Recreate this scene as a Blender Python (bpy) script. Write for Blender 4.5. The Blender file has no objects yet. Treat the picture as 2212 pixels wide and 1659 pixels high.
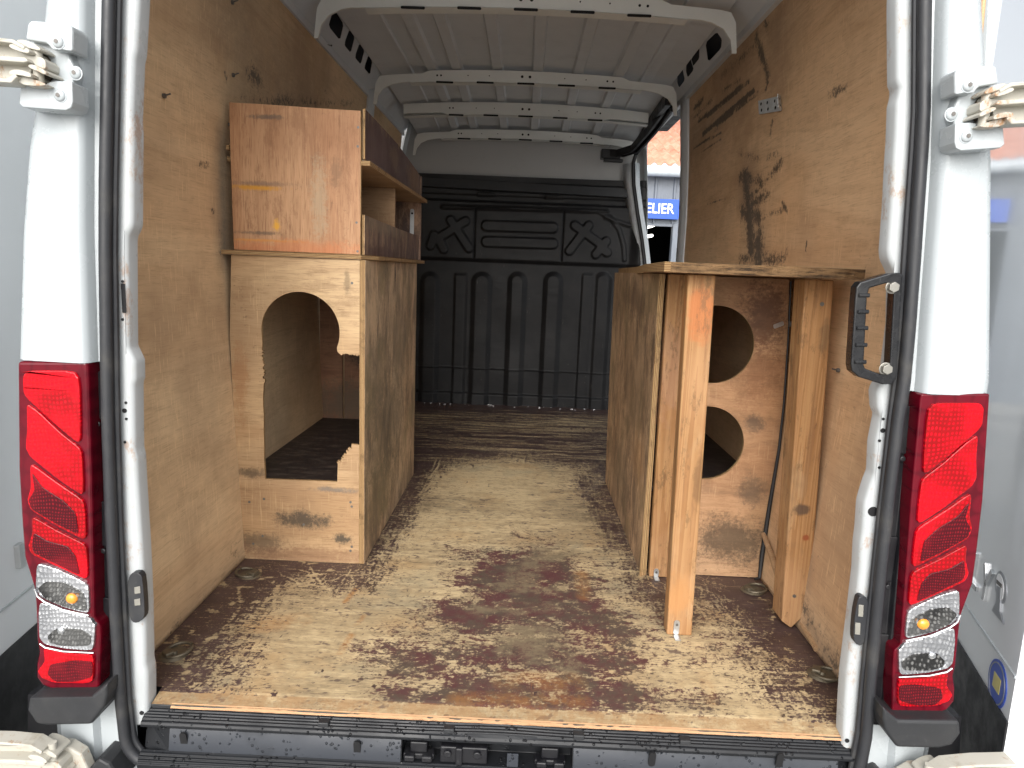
import bpy, bmesh, math, random
import numpy as np
from mathutils import Vector, Matrix
from mathutils.geometry import tessellate_polygon
random.seed(4); rng = np.random.default_rng(4)
scene = bpy.context.scene
col = scene.collection

# ------------------------------------------------------------------ camera
F_PX, CAMP = 1475.0, np.array([.04, -1.39, .99])
yaw, pitch, roll = (math.radians(a) for a in (.75, 9.47, 2.3))
Fw = np.array([-math.sin(yaw)*math.cos(pitch), math.cos(yaw)*math.cos(pitch), -math.sin(pitch)])
Rt0 = np.array([math.cos(yaw), math.sin(yaw), 0.]); Up0 = np.cross(Rt0, Fw)
Rt = Rt0*math.cos(roll) + Up0*math.sin(roll); Up = -Rt0*math.sin(roll) + Up0*math.cos(roll)
cd = bpy.data.cameras.new("camera"); cam = bpy.data.objects.new("camera", cd); col.objects.link(cam)
cam.matrix_world = Matrix(((Rt[0], Up[0], -Fw[0], CAMP[0]), (Rt[1], Up[1], -Fw[1], CAMP[1]),
                           (Rt[2], Up[2], -Fw[2], CAMP[2]), (0, 0, 0, 1)))
cd.sensor_width = 36; cd.lens = 36*F_PX/2212; cd.clip_start = .02; cd.clip_end = 400
scene.camera = cam

# ------------------------------------------------------------------ world, sun, exposure
SUN_EL, SUN_AZ = math.radians(34), math.radians(188)     # azimuth clockwise from +Y: behind the camera
w = bpy.data.worlds.new("World"); scene.world = w; w.use_nodes = True
wn = w.node_tree.nodes; bg = wn["Background"]
sky = wn.new("ShaderNodeTexSky"); sky.sky_type = 'NISHITA'; sky.sun_disc = False
sky.sun_elevation = SUN_EL; sky.sun_rotation = SUN_AZ; sky.air_density = 1.0; sky.dust_density = 4.0
hs = wn.new("ShaderNodeHueSaturation"); hs.inputs["Saturation"].default_value = .22
w.node_tree.links.new(sky.outputs[0], hs.inputs["Color"]); w.node_tree.links.new(hs.outputs[0], bg.inputs[0])
bg.inputs[1].default_value = .15
sd = bpy.data.lights.new("sun", 'SUN'); sd.energy = .55; sd.angle = math.radians(80); sd.color = (1, .975, .94)
sun = bpy.data.objects.new("sun", sd); col.objects.link(sun)
sdir = Vector((math.sin(SUN_AZ)*math.cos(SUN_EL), math.cos(SUN_AZ)*math.cos(SUN_EL), math.sin(SUN_EL)))
sun.rotation_euler = sdir.to_track_quat('Z', 'Y').to_euler(); sun.location = (0, -5, 6)
vs = scene.view_settings; vs.view_transform = 'Standard'; vs.look = 'None'; vs.gamma = 1; vs.exposure = 1.06
vs.use_curve_mapping = False

# ------------------------------------------------------------------ measuring helpers
def ray(px, py): return Fw + Rt*(px-1106)/F_PX - Up*(py-829.5)/F_PX
def at(px, py, **k):
    a, v = list(k.items())[0]; i = 'XYZ'.index(a); d = ray(px, py)
    return CAMP + d*((v-CAMP[i])/d[i])
def at_plane(px, py, p0, n):
    d = ray(px, py); n = np.array(n, float); return CAMP + d*(np.dot(np.array(p0)-CAMP, n)/np.dot(d, n))

# ------------------------------------------------------------------ object helpers
def tag(o, label=None, cat=None, group=None, kind=None):
    if label: o['label'] = label
    if cat: o['category'] = cat
    if group: o['group'] = group
    if kind: o['kind'] = kind
    return o
def empty(name, loc, label=None, cat=None, group=None):
    o = bpy.data.objects.new(name, None); o.location = loc; o.empty_display_size = .1; col.objects.link(o)
    return tag(o, label, cat, group)
def origin_of(o):
    v = Vector(o.location)
    if o.parent: v += o.matrix_parent_inverse.translation + origin_of(o.parent)
    return v
class MB:
    def __init__(s): s.v = []; s.f = []; s.m = []
    def add(s, vs, fs, m=0):
        b = len(s.v); s.v += [tuple(map(float, q)) for q in vs]; s.f += [[i+b for i in f] for f in fs]
        s.m += ([m]*len(fs) if isinstance(m, int) else list(m)); return s
    def box(s, x0, x1, y0, y1, z0, z1, m=0):
        return s.add([(x0,y0,z0),(x1,y0,z0),(x1,y1,z0),(x0,y1,z0),(x0,y0,z1),(x1,y0,z1),(x1,y1,z1),(x0,y1,z1)],
                     [(0,3,2,1),(4,5,6,7),(0,1,5,4),(1,2,6,5),(2,3,7,6),(3,0,4,7)], m)
    def prism(s, loops, axis, a0, a1, mf=0, me=0, fn=None):
        """loops: outer + holes, 2-D; axis X/Y/Z of extrusion."""
        def p3(p, a):
            q = {'X': (a, p[0], p[1]), 'Y': (p[0], a, p[1]), 'Z': (p[0], p[1], a)}[axis]
            return fn(q) if fn else q
        flat = [p for l in loops for p in l]; n = len(flat)
        tris = tessellate_polygon([[Vector((p[0], p[1], 0)) for p in l] for l in loops])
        vs = [p3(p, a0) for p in flat] + [p3(p, a1) for p in flat]
        fs = [tuple(t) for t in tris] + [tuple(i+n for i in reversed(t)) for t in tris]; ms = [mf]*len(fs)
        b = 0
        for l in loops:
            k = len(l)
            for i in range(k):
                j = (i+1) % k; fs.append((b+i, b+j, b+j+n, b+i+n)); ms.append(me)
            b += k
        return s.add(vs, fs, ms)
    def loft(s, rows, closed=False, m=0, cap=False):
        n = len(rows[0]); vs = [p for r in rows for p in r]; fs = []
        for i in range(len(rows)-1):
            for j in range(n if closed else n-1):
                k = (j+1) % n; fs.append((i*n+j, i*n+k, (i+1)*n+k, (i+1)*n+j))
        if cap: fs += [tuple(range(n)), tuple((len(rows)-1)*n+i for i in reversed(range(n)))]
        return s.add(vs, fs, m)
    def tube(s, pts, r, n=12, m=0, closed=False, sq=1.0, cap=True):
        pts = [Vector(p) for p in pts]; rows = []; N = len(pts); up = Vector((0, 1, 0)); 
        for i, p in enumerate(pts):
            a = pts[(i-1) % N] if (closed or i > 0) else p; b = pts[(i+1) % N] if (closed or i < N-1) else p
            t = (b-a).normalized()
            u = up if abs(t.dot(up)) < .9 else Vector((1, 0, 0))
            x = t.cross(u).normalized(); y = x.cross(t).normalized()
            rr = r[i] if hasattr(r, '__len__') else r
            rows.append([p + x*math.cos(q)*rr + y*math.sin(q)*rr*sq for q in [2*math.pi*k/n for k in range(n)]])
        if closed: rows.append(rows[0])
        return s.loft(rows, True, m, cap and not closed)
    def cyl(s, c, d, r, h, n=20, m=0, r2=None):
        c = Vector(c); d = Vector(d).normalized(); return s.tube([c, c+d*h], [r, r if r2 is None else r2], n, m)
    def sphere(s, c, r, sx=1, sy=1, sz=1, n=12, m=0):
        rows = []
        for i in range(n//2+1):
            a = math.pi*i/(n//2)
            rows.append([(c[0]+r*sx*math.sin(a)*math.cos(2*math.pi*k/n), c[1]+r*sy*math.sin(a)*math.sin(2*math.pi*k/n), c[2]+r*sz*math.cos(a)) for k in range(n)])
        return s.loft(rows, True, m)
    def build(s, name, mats, parent=None, bevel=0, smooth=False, seg=2, local=False, angle=35, attrs=None, solid=0):
        me = bpy.data.meshes.new(name); me.from_pydata(s.v, [], s.f)
        mats = mats if isinstance(mats, (list, tuple)) else [mats]
        for q in mats: me.materials.append(q)
        me.polygons.foreach_set('material_index', s.m)
        if attrs:
            for k, a in attrs.items():
                at_ = me.attributes.new(k, 'FLOAT', 'POINT'); at_.data.foreach_set('value', np.asarray(a, dtype=np.float32))
        me.update()
        if not attrs:
            bm = bmesh.new(); bm.from_mesh(me); bmesh.ops.remove_doubles(bm, verts=bm.verts, dist=1e-6)
            bmesh.ops.recalc_face_normals(bm, faces=bm.faces); bm.to_mesh(me); bm.free()
        if smooth:
            me.polygons.foreach_set('use_smooth', [True]*len(me.polygons))
            try: me.set_sharp_from_angle(angle=math.radians(angle))
            except Exception: pass
        o = bpy.data.objects.new(name, me); col.objects.link(o)
        if parent:
            o.parent = parent
            if not local: o.matrix_parent_inverse = Matrix.Translation(-origin_of(parent))
        if solid:
            md = o.modifiers.new('solid', 'SOLIDIFY'); md.thickness = solid; md.offset = 0
        if bevel:
            md = o.modifiers.new('bevel', 'BEVEL'); md.width = bevel; md.segments = seg; md.limit_method = 'ANGLE'
            md.angle_limit = math.radians(40); md.harden_normals = False
        return o
def build_each(mb, name, mats, parent=None, **k):
    """every loose piece of mb becomes an object of its own."""
    par = list(range(len(mb.v)))
    def find(a):
        while par[a] != a: par[a] = par[par[a]]; a = par[a]
        return a
    for f in mb.f:
        for q in f[1:]: par[find(q)] = find(f[0])
    groups = {}
    for i, f in enumerate(mb.f): groups.setdefault(find(f[0]), []).append(i)
    out = []
    for fs in groups.values():
        idx = {}; m2 = MB()
        for i in fs:
            for q in mb.f[i]:
                if q not in idx: idx[q] = len(m2.v); m2.v.append(mb.v[q])
            m2.f.append([idx[q] for q in mb.f[i]]); m2.m.append(mb.m[i])
        out.append(m2.build(name, mats, parent, **k))
    return out
def kids(o): return [c for c in bpy.data.objects if c.parent == o]
def copy_tree(o, parent=None, offset=None):
    c = o.copy(); col.objects.link(c); c.parent = parent
    for ch in kids(o): copy_tree(ch, c)
    return c
def rrect(x0, x1, z0, z1, r, n=5):
    out = []
    for cx, cz, a in ((x1-r, z1-r, 0), (x0+r, z1-r, 90), (x0+r, z0+r, 180), (x1-r, z0+r, 270)):
        out += [(cx+r*math.cos(math.radians(a+90*k/n)), cz+r*math.sin(math.radians(a+90*k/n))) for k in range(n+1)]
    return out
def circle(cx, cz, r, n=40, a0=0, a1=360):
    k = n if a1-a0 >= 360 else n-1
    return [(cx+r*math.cos(math.radians(a0+(a1-a0)*i/k)), cz+r*math.sin(math.radians(a0+(a1-a0)*i/k))) for i in range(n)]
def smooth_poly(P, it=2, r=.25):
    for _ in range(it):
        Q = []
        for i in range(len(P)):
            a = np.array(P[i]); b = np.array(P[(i+1) % len(P)]); Q += [tuple(a*(1-r)+b*r), tuple(a*r+b*(1-r))]
        P = Q
    return P

# ------------------------------------------------------------------ material helper
class G:
    def __init__(s, name, rough=.5, metal=0., spec=.5):
        s.mat = bpy.data.materials.new(name); s.mat.use_nodes = True; s.t = s.mat.node_tree
        s.b = s.t.nodes['Principled BSDF']; s.b.inputs['Roughness'].default_value = rough
        s.b.inputs['Metallic'].default_value = metal; s.b.inputs['Specular IOR Level'].default_value = spec
        s._c = None
    def n(s, ty): return s.t.nodes.new('ShaderNode'+ty)
    def put(s, sock, v):
        if hasattr(v, 'is_linked') or isinstance(v, bpy.types.NodeSocket): s.t.links.new(v, sock)
        elif isinstance(v, (tuple, list)) and len(v) == 3 and len(sock.default_value) == 4: sock.default_value = (*v, 1)
        else: sock.default_value = v
    @property
    def co(s):
        if s._c is None: s._c = s.n('TexCoord').outputs['Object']
        return s._c
    def m(s, op, a, b=0., c=0.):
        q = s.n('Math'); q.operation = op
        s.put(q.inputs[0], a); s.put(q.inputs[1], b); s.put(q.inputs[2], c); return q.outputs[0]
    def map(s, scale=(1, 1, 1), rot=(0, 0, 0), loc=(0, 0, 0), vec=None):
        q = s.n('Mapping'); s.put(q.inputs[0], vec if vec is not None else s.co)
        q.inputs['Scale'].default_value = scale; q.inputs['Rotation'].default_value = rot; q.inputs['Location'].default_value = loc
        return q.outputs[0]
    def noise(s, scale=5, detail=4, rough=.55, vec=None, dist=0., colr=False):
        q = s.n('TexNoise'); s.put(q.inputs['Vector'], vec if vec is not None else s.co)
        q.inputs['Scale'].default_value = scale; q.inputs['Detail'].default_value = detail
        q.inputs['Roughness'].default_value = rough; q.inputs['Distortion'].default_value = dist
        return q.outputs[1 if colr else 0]
    def vor(s, scale=5, vec=None, feature='F1', out='Distance', rand=1.):
        q = s.n('TexVoronoi'); q.feature = feature; s.put(q.inputs['Vector'], vec if vec is not None else s.co)
        q.inputs['Scale'].default_value = scale; q.inputs['Randomness'].default_value = rand; return q.outputs[out]
    def step(s, v, a, b, to0=0., to1=1.):
        q = s.n('MapRange'); q.interpolation_type = 'SMOOTHSTEP'; s.put(q.inputs['Value'], v)
        q.inputs['From Min'].default_value = a; q.inputs['From Max'].default_value = b
        q.inputs['To Min'].default_value = to0; q.inputs['To Max'].default_value = to1; return q.outputs[0]
    def mix(s, f, a, b, blend='MIX'):
        q = s.n('Mix'); q.data_type = 'RGBA'; q.blend_type = blend
        s.put(q.inputs[0], f); s.put(q.inputs[6], a); s.put(q.inputs[7], b); return q.outputs[2]
    def attr(s, name):
        q = s.n('Attribute'); q.attribute_name = name; return q.outputs['Fac']
    def blob(s, c, r, amt=.35, scale=14, lo=.35, hi=.65, nz=None):
        """1 inside an ellipsoid with ragged edge."""
        q = s.n('VectorMath'); q.operation = 'SUBTRACT'; s.put(q.inputs[0], s.co); q.inputs[1].default_value = c
        q2 = s.n('VectorMath'); q2.operation = 'DIVIDE'; s.put(q2.inputs[0], q.outputs[0]); q2.inputs[1].default_value = r
        q3 = s.n('VectorMath'); q3.operation = 'LENGTH'; s.put(q3.inputs[0], q2.outputs[0])
        v = s.m('SUBTRACT', 1., s.m('MULTIPLY', q3.outputs['Value'], .5))
        nz = nz if nz is not None else s.noise(scale, 5, .65)
        v = s.m('ADD', v, s.m('MULTIPLY', s.m('SUBTRACT', nz, .5), amt*2))
        return s.step(v, lo, hi)
    def bump(s, h, strength=.3, dist=.002, prev=None):
        q = s.n('Bump'); q.inputs['Strength'].default_value = strength; q.inputs['Distance'].default_value = dist
        s.put(q.inputs['Height'], h)
        if prev is not None: s.put(q.inputs['Normal'], prev)
        s.put(s.b.inputs['Normal'], q.outputs[0]); return q.outputs[0]
    def base(s, c): s.put(s.b.inputs['Base Color'], c)
    def rough(s, c): s.put(s.b.inputs['Roughness'], c)

# white painted metal with faint grime and specks
def paint(name, c=(.72, .75, .76), rough=.28, dirt=.25, dcol=(.30, .25, .17), rust=0.):
    g = G(name, rough, 0, .5)
    n1 = g.noise(9, 6, .65); n2 = g.noise(70, 4, .6); n3 = g.noise(2.2, 3)
    a = g.step(n1, .55, .8, 0, dirt); b = g.mix(a, c, dcol)
    b = g.mix(g.step(n2, .68, .76, 0, .5*dirt), b, (.12, .10, .08))
    b = g.mix(g.step(n3, .3, .7, 0, .10), b, (c[0]*.8, c[1]*.8, c[2]*.78))
    if rust: b = g.mix(g.step(g.noise(14, 8, .8, g.map((1, 1, .6))), .54, .64, 0, rust), b, (.30, .13, .03))
    g.base(b); g.rough(g.step(n1, .3, .8, rough*.8, rough*1.6)); g.bump(g.noise(180, 2), .05, .001)
    return g.mat
M = {}
M['white'] = paint('white_paint', (.435, .47, .485), .25, .05)
g = G('glossy_door_paint', .07, 0, .5); g.base((.74, .76, .78)); g.b.inputs['Coat Weight'].default_value = 1.; g.b.inputs['Coat Roughness'].default_value = .03
g.bump(g.noise(2.2, 2), .10, .02); M['door'] = g.mat
M['jamb'] = paint('white_jamb_paint', (.43, .45, .455), .32, .35, (.33, .26, .14), .5)
M['primer'] = paint('grey_white_primer', (.60, .63, .66), .42, .22, (.30, .28, .25))
M['bow'] = paint('cream_bow_paint', (.70, .715, .69), .40, .25, (.40, .36, .28))
M['hinge'] = paint('grimy_hinge_paint', (.46, .44, .38), .36, .9, (.16, .11, .05), .85)

def rubber(name, c=(.022, .023, .026), rough=.45, dust=.35, dcol=(.12, .11, .09)):
    g = G(name, rough); n = g.noise(14, 6, .65); n2 = g.noise(120, 3)
    b = g.mix(g.step(n, .5, .85, 0, dust), c, dcol); b = g.mix(g.step(n2, .6, .8, 0, .25), b, (.09, .09, .09))
    g.base(b); g.rough(g.step(n, .3, .7, rough-.12, rough+.15)); g.bump(n2, .15, .001); return g.mat
M['rubber'] = rubber('door_seal_rubber')
M['plastic'] = rubber('black_grained_plastic', (.020, .021, .023), .5, .12)
M['blacktrim'] = rubber('dark_trim_plastic', (.008, .008, .010), .42, .05)
# wet sill plastic with droplets; the face copy has sky sheen painted into its colour
for nm_, c1_, c2_, r1_, r2_ in (('sill', (.012, .013, .015), (.006, .006, .007), .26, .5), ('sillface_sheen', (.034, .038, .046), (.014, .016, .019), .34, .55)):
  g = G('wet_black_'+nm_, .3, 0, .3)
  d = g.vor(95, out='Distance'); h = g.step(d, .18, .34, 1, 0); sel = g.step(g.noise(26, 2), .48, .56); h = g.m('MULTIPLY', h, sel)
  g.base(g.mix(g.m('MAXIMUM', g.m('MULTIPLY', h, .75), g.step(g.noise(18, 5, .6), .5, .8, 0, .5)), c1_, c2_))
  g.rough(g.step(g.noise(9, 4), .3, .7, r1_, r2_)); g.bump(h, .9, .003); M[nm_] = g.mat
# black bulkhead
g = G('black_bulkhead', .52, 0, .3)
n = g.noise(6, 5, .6); sc = g.noise(10, 6, .7, g.map((1, 1, 14)))
b = g.mix(g.step(n, .35, .75, 0, .6), (.012, .012, .013), (.026, .025, .025))
b = g.mix(g.step(g.noise(60, 4, .7, g.map((1, 1, .25))), .66, .74, 0, .35), b, (.16, .15, .14)); g.base(b)
g.rough(g.step(sc, .3, .7, .42, .6)); g.bump(n, .25, .004); M['bulk'] = g.mat

RZ90 = (0, 0, math.pi/2)
def ply(name, light, dark, grain='Z', sat=1., attrs=False, blobs=(), fine=1., scratch=.35, rough=.55, speck=.6, seedv=0., mottle=0.):
    """Worn plywood: grain axis, cathedral figure, fine pores, scratches, grime. blobs: (centre, radii, colour, strength)."""
    g = G(name, rough, 0, .35)
    ax = 'XYZ'.index(grain)
    st = [6., 6., 6.]; st[ax] = .9
    off = (seedv, seedv*1.7, seedv*.6)
    fig = g.noise(1.3, 3, .5, g.map(tuple(q*.45 for q in st), loc=off), 1.2)
    rings = g.m('SINE', g.m('MULTIPLY', fig, 46.))
    st2 = [150., 150., 150.]; st2[ax] = 5.
    fib = g.noise(1., 4, .65, g.map(tuple(st2)))
    st3 = [420., 420., 420.]; st3[ax] = 16.
    pore = g.noise(1., 2, .5, g.map(tuple(st3)))
    c = g.mix(g.step(fig, .32, .68), light, dark)
    c = g.mix(g.step(rings, .2, 1., 0, .17), c, (dark[0]*.55, dark[1]*.48, dark[2]*.42))
    c = g.mix(g.step(fib, .35, .75, 0, .34*fine), c, (dark[0]*.55, dark[1]*.5, dark[2]*.45))
    c = g.mix(g.step(g.noise(26, 7, .8, g.map(tuple(1. if i != ax else .35 for i in range(3)), loc=(seedv, 5, 2))), .50, .64, 0, .40*fine), c, (dark[0]*.50, dark[1]*.46, dark[2]*.44))
    c = g.mix(g.step(pore, .56, .68, 0, .50*fine), c, (dark[0]*.35, dark[1]*.3, dark[2]*.28))
    big = g.noise(2.3, 5, .6, g.map(loc=(3+seedv, 1, 2)))
    c = g.mix(g.step(big, .42, .66, 0, .55), c, (dark[0]*.62, dark[1]*.60, dark[2]*.62))
    c = g.mix(g.step(g.noise(1.1, 3, .5, g.map(loc=(7, seedv, 4))), .5, .72, 0, .35), c, (light[0]*1.08, light[1]*.86, light[2]*.66))
    if mottle:
        st4 = [1.6, 1.6, 1.6]; st4[ax] = .6
        mo = g.noise(9, 9, .78, g.map(tuple(st4), loc=(seedv, 2, 7)), .4); mo2 = g.noise(4, 8, .72, g.map(loc=(5, seedv, 1)))
        c = g.mix(g.step(mo, .49, .60, 0, mottle), c, (dark[0]*.42, dark[1]*.42, dark[2]*.45)); c = g.mix(g.step(mo, .50, .40, 0, mottle*.6), c, (light[0]*1.25, light[1]*1.2, light[2]*1.15))
        c = g.mix(g.step(mo2, .50, .62, 0, mottle*.8), c, (dark[0]*.62, dark[1]*.68, dark[2]*.60))
    # scratches, light, several directions
    if scratch:
        for k, rot in enumerate(((.5, .3, .2), (-.7, .5, .9), (1.2, -.4, .1))):
            v = g.noise(1., 2, .5, g.map((260, 260, 9), rot, (k*3.1, seedv, 0)), .15)
            gate = g.step(g.noise(4, 3, .6, g.map(loc=(k*5, 2, seedv))), .50, .62)
            c = g.mix(g.m('MULTIPLY', g.step(v, .62, .68, 0, scratch), gate), c, (light[0]*1.25, light[1]*1.25, light[2]*1.2))
    # specks of grime
    sp = g.noise(75, 6, .8, g.map(loc=(seedv, 4, 1))); gate = g.step(g.noise(3.2, 3, .6, g.map(loc=(1, seedv, 9))), .45, .65)
    c = g.mix(g.m('MULTIPLY', g.step(sp, .585, .64, 0, speck), gate), c, (.035, .028, .022))
    nz = g.m('ADD', g.m('MULTIPLY', g.noise(17, 7, .78), .55), g.m('MULTIPLY', g.noise(90, 5, .75), .45))
    if attrs:
        a = g.attr('dirt'); nv = g.noise(60, 8, .8); lo = g.m('ADD', g.m('MULTIPLY', a, 1.15), g.m('MULTIPLY', g.m('SUBTRACT', g.m('ADD', g.m('MULTIPLY', nv, .6), g.m('MULTIPLY', g.noise(12, 8, .82), .4)), .5), 2.6))
        msk = g.m('MULTIPLY', g.step(lo, .42, .72), g.step(a, .02, .14)); c = g.mix(g.m('MULTIPLY', msk, .86), c, (.042, .035, .030))
        s2 = g.attr('smudge_shade'); c = g.mix(g.m('MULTIPLY', g.m('MULTIPLY', s2, g.step(nz, .35, .6, .6, 1.)), .85), c, (.13, .115, .095))  # grey blend: smudges, plus shade painted into the plywood colour
    for cc, rr, cl, stg in blobs:
        c = g.mix(g.m('MULTIPLY', g.blob(cc, rr, 1.0, nz=nz, lo=.40, hi=.86), stg), c, cl)
    g.base(c); g.rough(g.step(big, .3, .7, rough-.1, rough+.12))
    g.bump(g.m('ADD', g.m('MULTIPLY', fib, .7), g.m('MULTIPLY', nz, .5)), .22, .0012)
    return g.mat
def ply_edge(axis, name):
    g = G(name, .7, 0, .2); sep = g.n('SeparateXYZ'); g.put(sep.inputs[0], g.co); v = sep.outputs['XYZ'.index(axis)]
    v = g.m('ADD', v, g.m('MULTIPLY', g.noise(30, 3), .0012))
    fr = g.m('FRACT', g.m('MULTIPLY', v, 1/.0042)); k = g.step(fr, .38, .52)
    c = g.mix(k, (.46, .31, .15), (.17, .09, .04)); c = g.mix(g.step(g.noise(20, 6, .7), .5, .7, 0, .6), c, (.09, .055, .03))
    g.base(c); g.bump(k, .5, .001); return g.mat
for a_ in 'XYZ': M['edge'+a_] = ply_edge(a_, 'plywood_edge_layers_'+a_.lower())
LI, DK = (.50, .290, .140), (.36, .185, .082)

# floor: dark film worn away to bare wood
g = G('worn_film_faced_floor', .45, 0, .4)
wear, stain, grey, rust_ = g.attr('wear'), g.attr('stain'), g.attr('grey'), g.attr('rust')
S5 = lambda v, k: g.m('MULTIPLY', g.m('SUBTRACT', v, .5), k)
def ADD(*v):
    r = v[0]
    for q in v[1:]: r = g.m('ADD', r, q)
    return r
streak = g.noise(1., 8, .75, g.map((13, 95, 60)), .3); streak2 = g.noise(1., 6, .7, g.map((26, 240, 60), loc=(4, 2, 0)))
fine = g.noise(150, 6, .75); mid = g.noise(14, 8, .75); ystreak = g.noise(1., 7, .75, g.map((120, 16, 60), loc=(2, 9, 0))); low = g.noise(4.5, 6, .7)
wv = ADD(wear, S5(fine, 2.6), S5(streak2, 2.2)); wm = g.step(wv, .32, .60)
chips = g.m('MULTIPLY', g.step(g.noise(85, 7, .85, g.map((.55, 1.7, 1))), .595, .62), g.step(wear, -.6, .1, .15, .9))
# long hairline scratches across the film
hair = g.step(g.noise(1., 3, .6, g.map((3.2, 330, 60), (0, 0, .03))), .60, .65); hg = g.step(g.noise(5, 4, .6, g.map((1, 3, 1))), .50, .62)
hair2 = g.step(g.noise(1., 3, .6, g.map((300, 5, 60), (0, 0, .3))), .63, .67)
wm = g.m('MAXIMUM', wm, g.m('MAXIMUM', chips, g.m('MULTIPLY', hg, g.m('MAXIMUM', g.m('MULTIPLY', hair, .85), g.m('MULTIPLY', hair2, .6)))))
film = g.mix(g.step(mid, .35, .7), (.052, .031, .029), (.098, .062, .056))
film = g.mix(g.step(fine, .58, .75, 0, .35), film, (.17, .13, .10))
tone_, grm = g.attr('tone'), g.attr('grime')
wood = g.mix(g.step(tone_, -1.3, .9), (.60, .465, .27), (.43, .325, .185)); wood = g.mix(g.step(tone_, .5, 2.1, 0, .75), wood, (.27, .21, .125))
wood = g.mix(g.step(streak2, .38, .70, 0, .55), wood, (.23, .17, .10))
wood = g.mix(g.step(streak, .50, .70, 0, .40), wood, (.56, .44, .27))
wood = g.mix(g.step(g.noise(4.2, 6, .7, g.map(loc=(5, 5, 0))), .50, .70, 0, .40), wood, (.44, .27, .12))
wood = g.mix(g.step(g.noise(3.1, 6, .7, g.map(loc=(1, 8, 0))), .52, .68, 0, .45), wood, (.27, .25, .175))
wood = g.mix(g.step(g.noise(48, 7, .8, g.map((.55, 1.7, 1), loc=(9, 0, 0))), .54, .62, 0, .6), wood, (.085, .060, .050))
wood = g.mix(g.step(g.noise(17, 8, .82, g.map((.5, 1.8, 1), loc=(2, 3, 0))), .57, .67, 0, .70), wood, (.115, .072, .062))
wood = g.mix(g.step(fine, .56, .72, 0, .45), wood, (.17, .12, .08))
wood = g.mix(g.step(ADD(grm, S5(fine, .35)), .05, .45, 0, .8), wood, (.105, .070, .060))
wood = g.mix(g.m('MULTIPLY', grey, g.step(ADD(mid, S5(fine, .4)), .32, .62, .25, 1.)), wood, (.125, .098, .062))
sv = ADD(stain, S5(g.noise(9, 9, .8, g.map((.9, 1.1, 1), loc=(1, 7, 0))), .8), S5(streak2, 1.2), S5(fine, 1.8), S5(g.noise(38, 6, .8), .8))
sm = g.m('MULTIPLY', g.step(sv, .30, .68), g.step(stain, .02, .18))
stc = g.mix(g.step(ADD(g.noise(10, 7, .75), S5(fine, .3)), .40, .60), (.088, .030, .033), (.082, .058, .044))
wood = g.mix(g.m('MULTIPLY', sm, g.step(ADD(sv, S5(fine, .5)), .40, .85, .65, .97)), wood, stc)
wood = g.mix(g.m('MULTIPLY', g.step(grey, .35, .8, 0, .8), g.step(ADD(mid, S5(fine, .6)), .36, .58)), wood, (.20, .155, .095))
wood = g.mix(g.m('MULTIPLY', rust_, g.step(ADD(mid, S5(fine, .5)), .36, .60)), wood, (.36, .16, .045))
c = g.mix(wm, film, wood); g.base(c)
g.rough(g.m('ADD', g.m('MULTIPLY', wm, .22), g.step(mid, .3, .7, .30, .48)))
g.bump(g.m('ADD', g.m('MULTIPLY', wm, -.6), g.m('MULTIPLY', fine, .6)), .35, .0015); M['floor'] = g.mat

# red lens with prism cells
def lens(name, c, c2, cell=95, metal=0., rough=.12, strength=.22, rand=.08, lo_=.55):
    g = G(name, rough, metal, .25 if metal < .5 else .8)
    nv = g.noise(7, 2, .5, colr=True); va = g.n('VectorMath'); va.operation = 'MULTIPLY_ADD'; g.put(va.inputs[0], nv); va.inputs[1].default_value = (.05, 0, .05); g.put(va.inputs[2], g.co)
    v = g.map((1, .05, .8), vec=va.outputs[0]); vo = g.vor(cell*1.5, v, 'F1', 'Distance', rand); big = g.noise(9, 3, .5)
    g.base(g.mix(g.m('MULTIPLY', g.step(vo, .34, .56), g.step(big, .40, .60, lo_, 1.)), c, c2))
    g.b.inputs['Coat Weight'].default_value = .18 if metal < .5 else .3; g.b.inputs['Coat Roughness'].default_value = .04
    g.bump(vo, strength, .004); return g.mat
M['red'] = lens('red_lens', (.70, .001, .012), (.24, .001, .003), 88)
M['reddark'] = lens('dark_red_lens', (.20, .004, .010), (.05, .001, .004), 130)
M['redframe'] = lens('red_lens_frame', (.11, .002, .009), (.07, .001, .006), 20, 0, .15, .05)
M['clear'] = lens('clear_lens', (.75, .76, .78), (.42, .43, .45), 80, .85, .12, .8, .35, .5)
M['cleardark'] = lens('clear_lens_reflector', (.30, .30, .29), (.03, .03, .03), 80, .7, .12, .9, .35, .6)
def flat(name, c, rough=.5, metal=0., bumpy=0., coat=0.):
    g = G(name, rough, metal); n = g.noise(30, 5, .6)
    g.base(g.mix(g.step(n, .35, .75, 0, .35), c, tuple(q*.6 for q in c)))
    if bumpy: g.bump(n, bumpy, .002)
    g.b.inputs['Coat Weight'].default_value = coat; return g.mat
M['amber'] = flat('amber_bulb', (.85, .30, .03), .2, 0, 0, .5)
M['chrome'] = flat('chrome', (.72, .73, .74), .12, 1.)
M['zinc'] = flat('zinc_plate', (.56, .57, .57), .36, .85, .2)
M['galv'] = flat('galvanised_bracket', (.62, .66, .68), .42, .35, .2)
M['screw'] = flat('screw_steel', (.16, .15, .14), .5, .6)
M['dark'] = flat('dark_void', (.006, .006, .007), .8)
M['led'] = flat('lamp_led', (.24, .23, .20), .25)
M['ring'] = flat('aged_steel', (.16, .135, .095), .5, .6, .5)
M['blue'] = flat('blue_vinyl', (.03, .08, .42), .35)
M['yellow'] = flat('yellow_vinyl', (.60, .52, .18), .4)
M['silver'] = flat('silver_vinyl', (.30, .31, .33), .3, .5)
M['letter'] = flat('white_letter', (.85, .85, .86), .4)
M['cable'] = flat('black_cable', (.012, .012, .013), .5)
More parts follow.
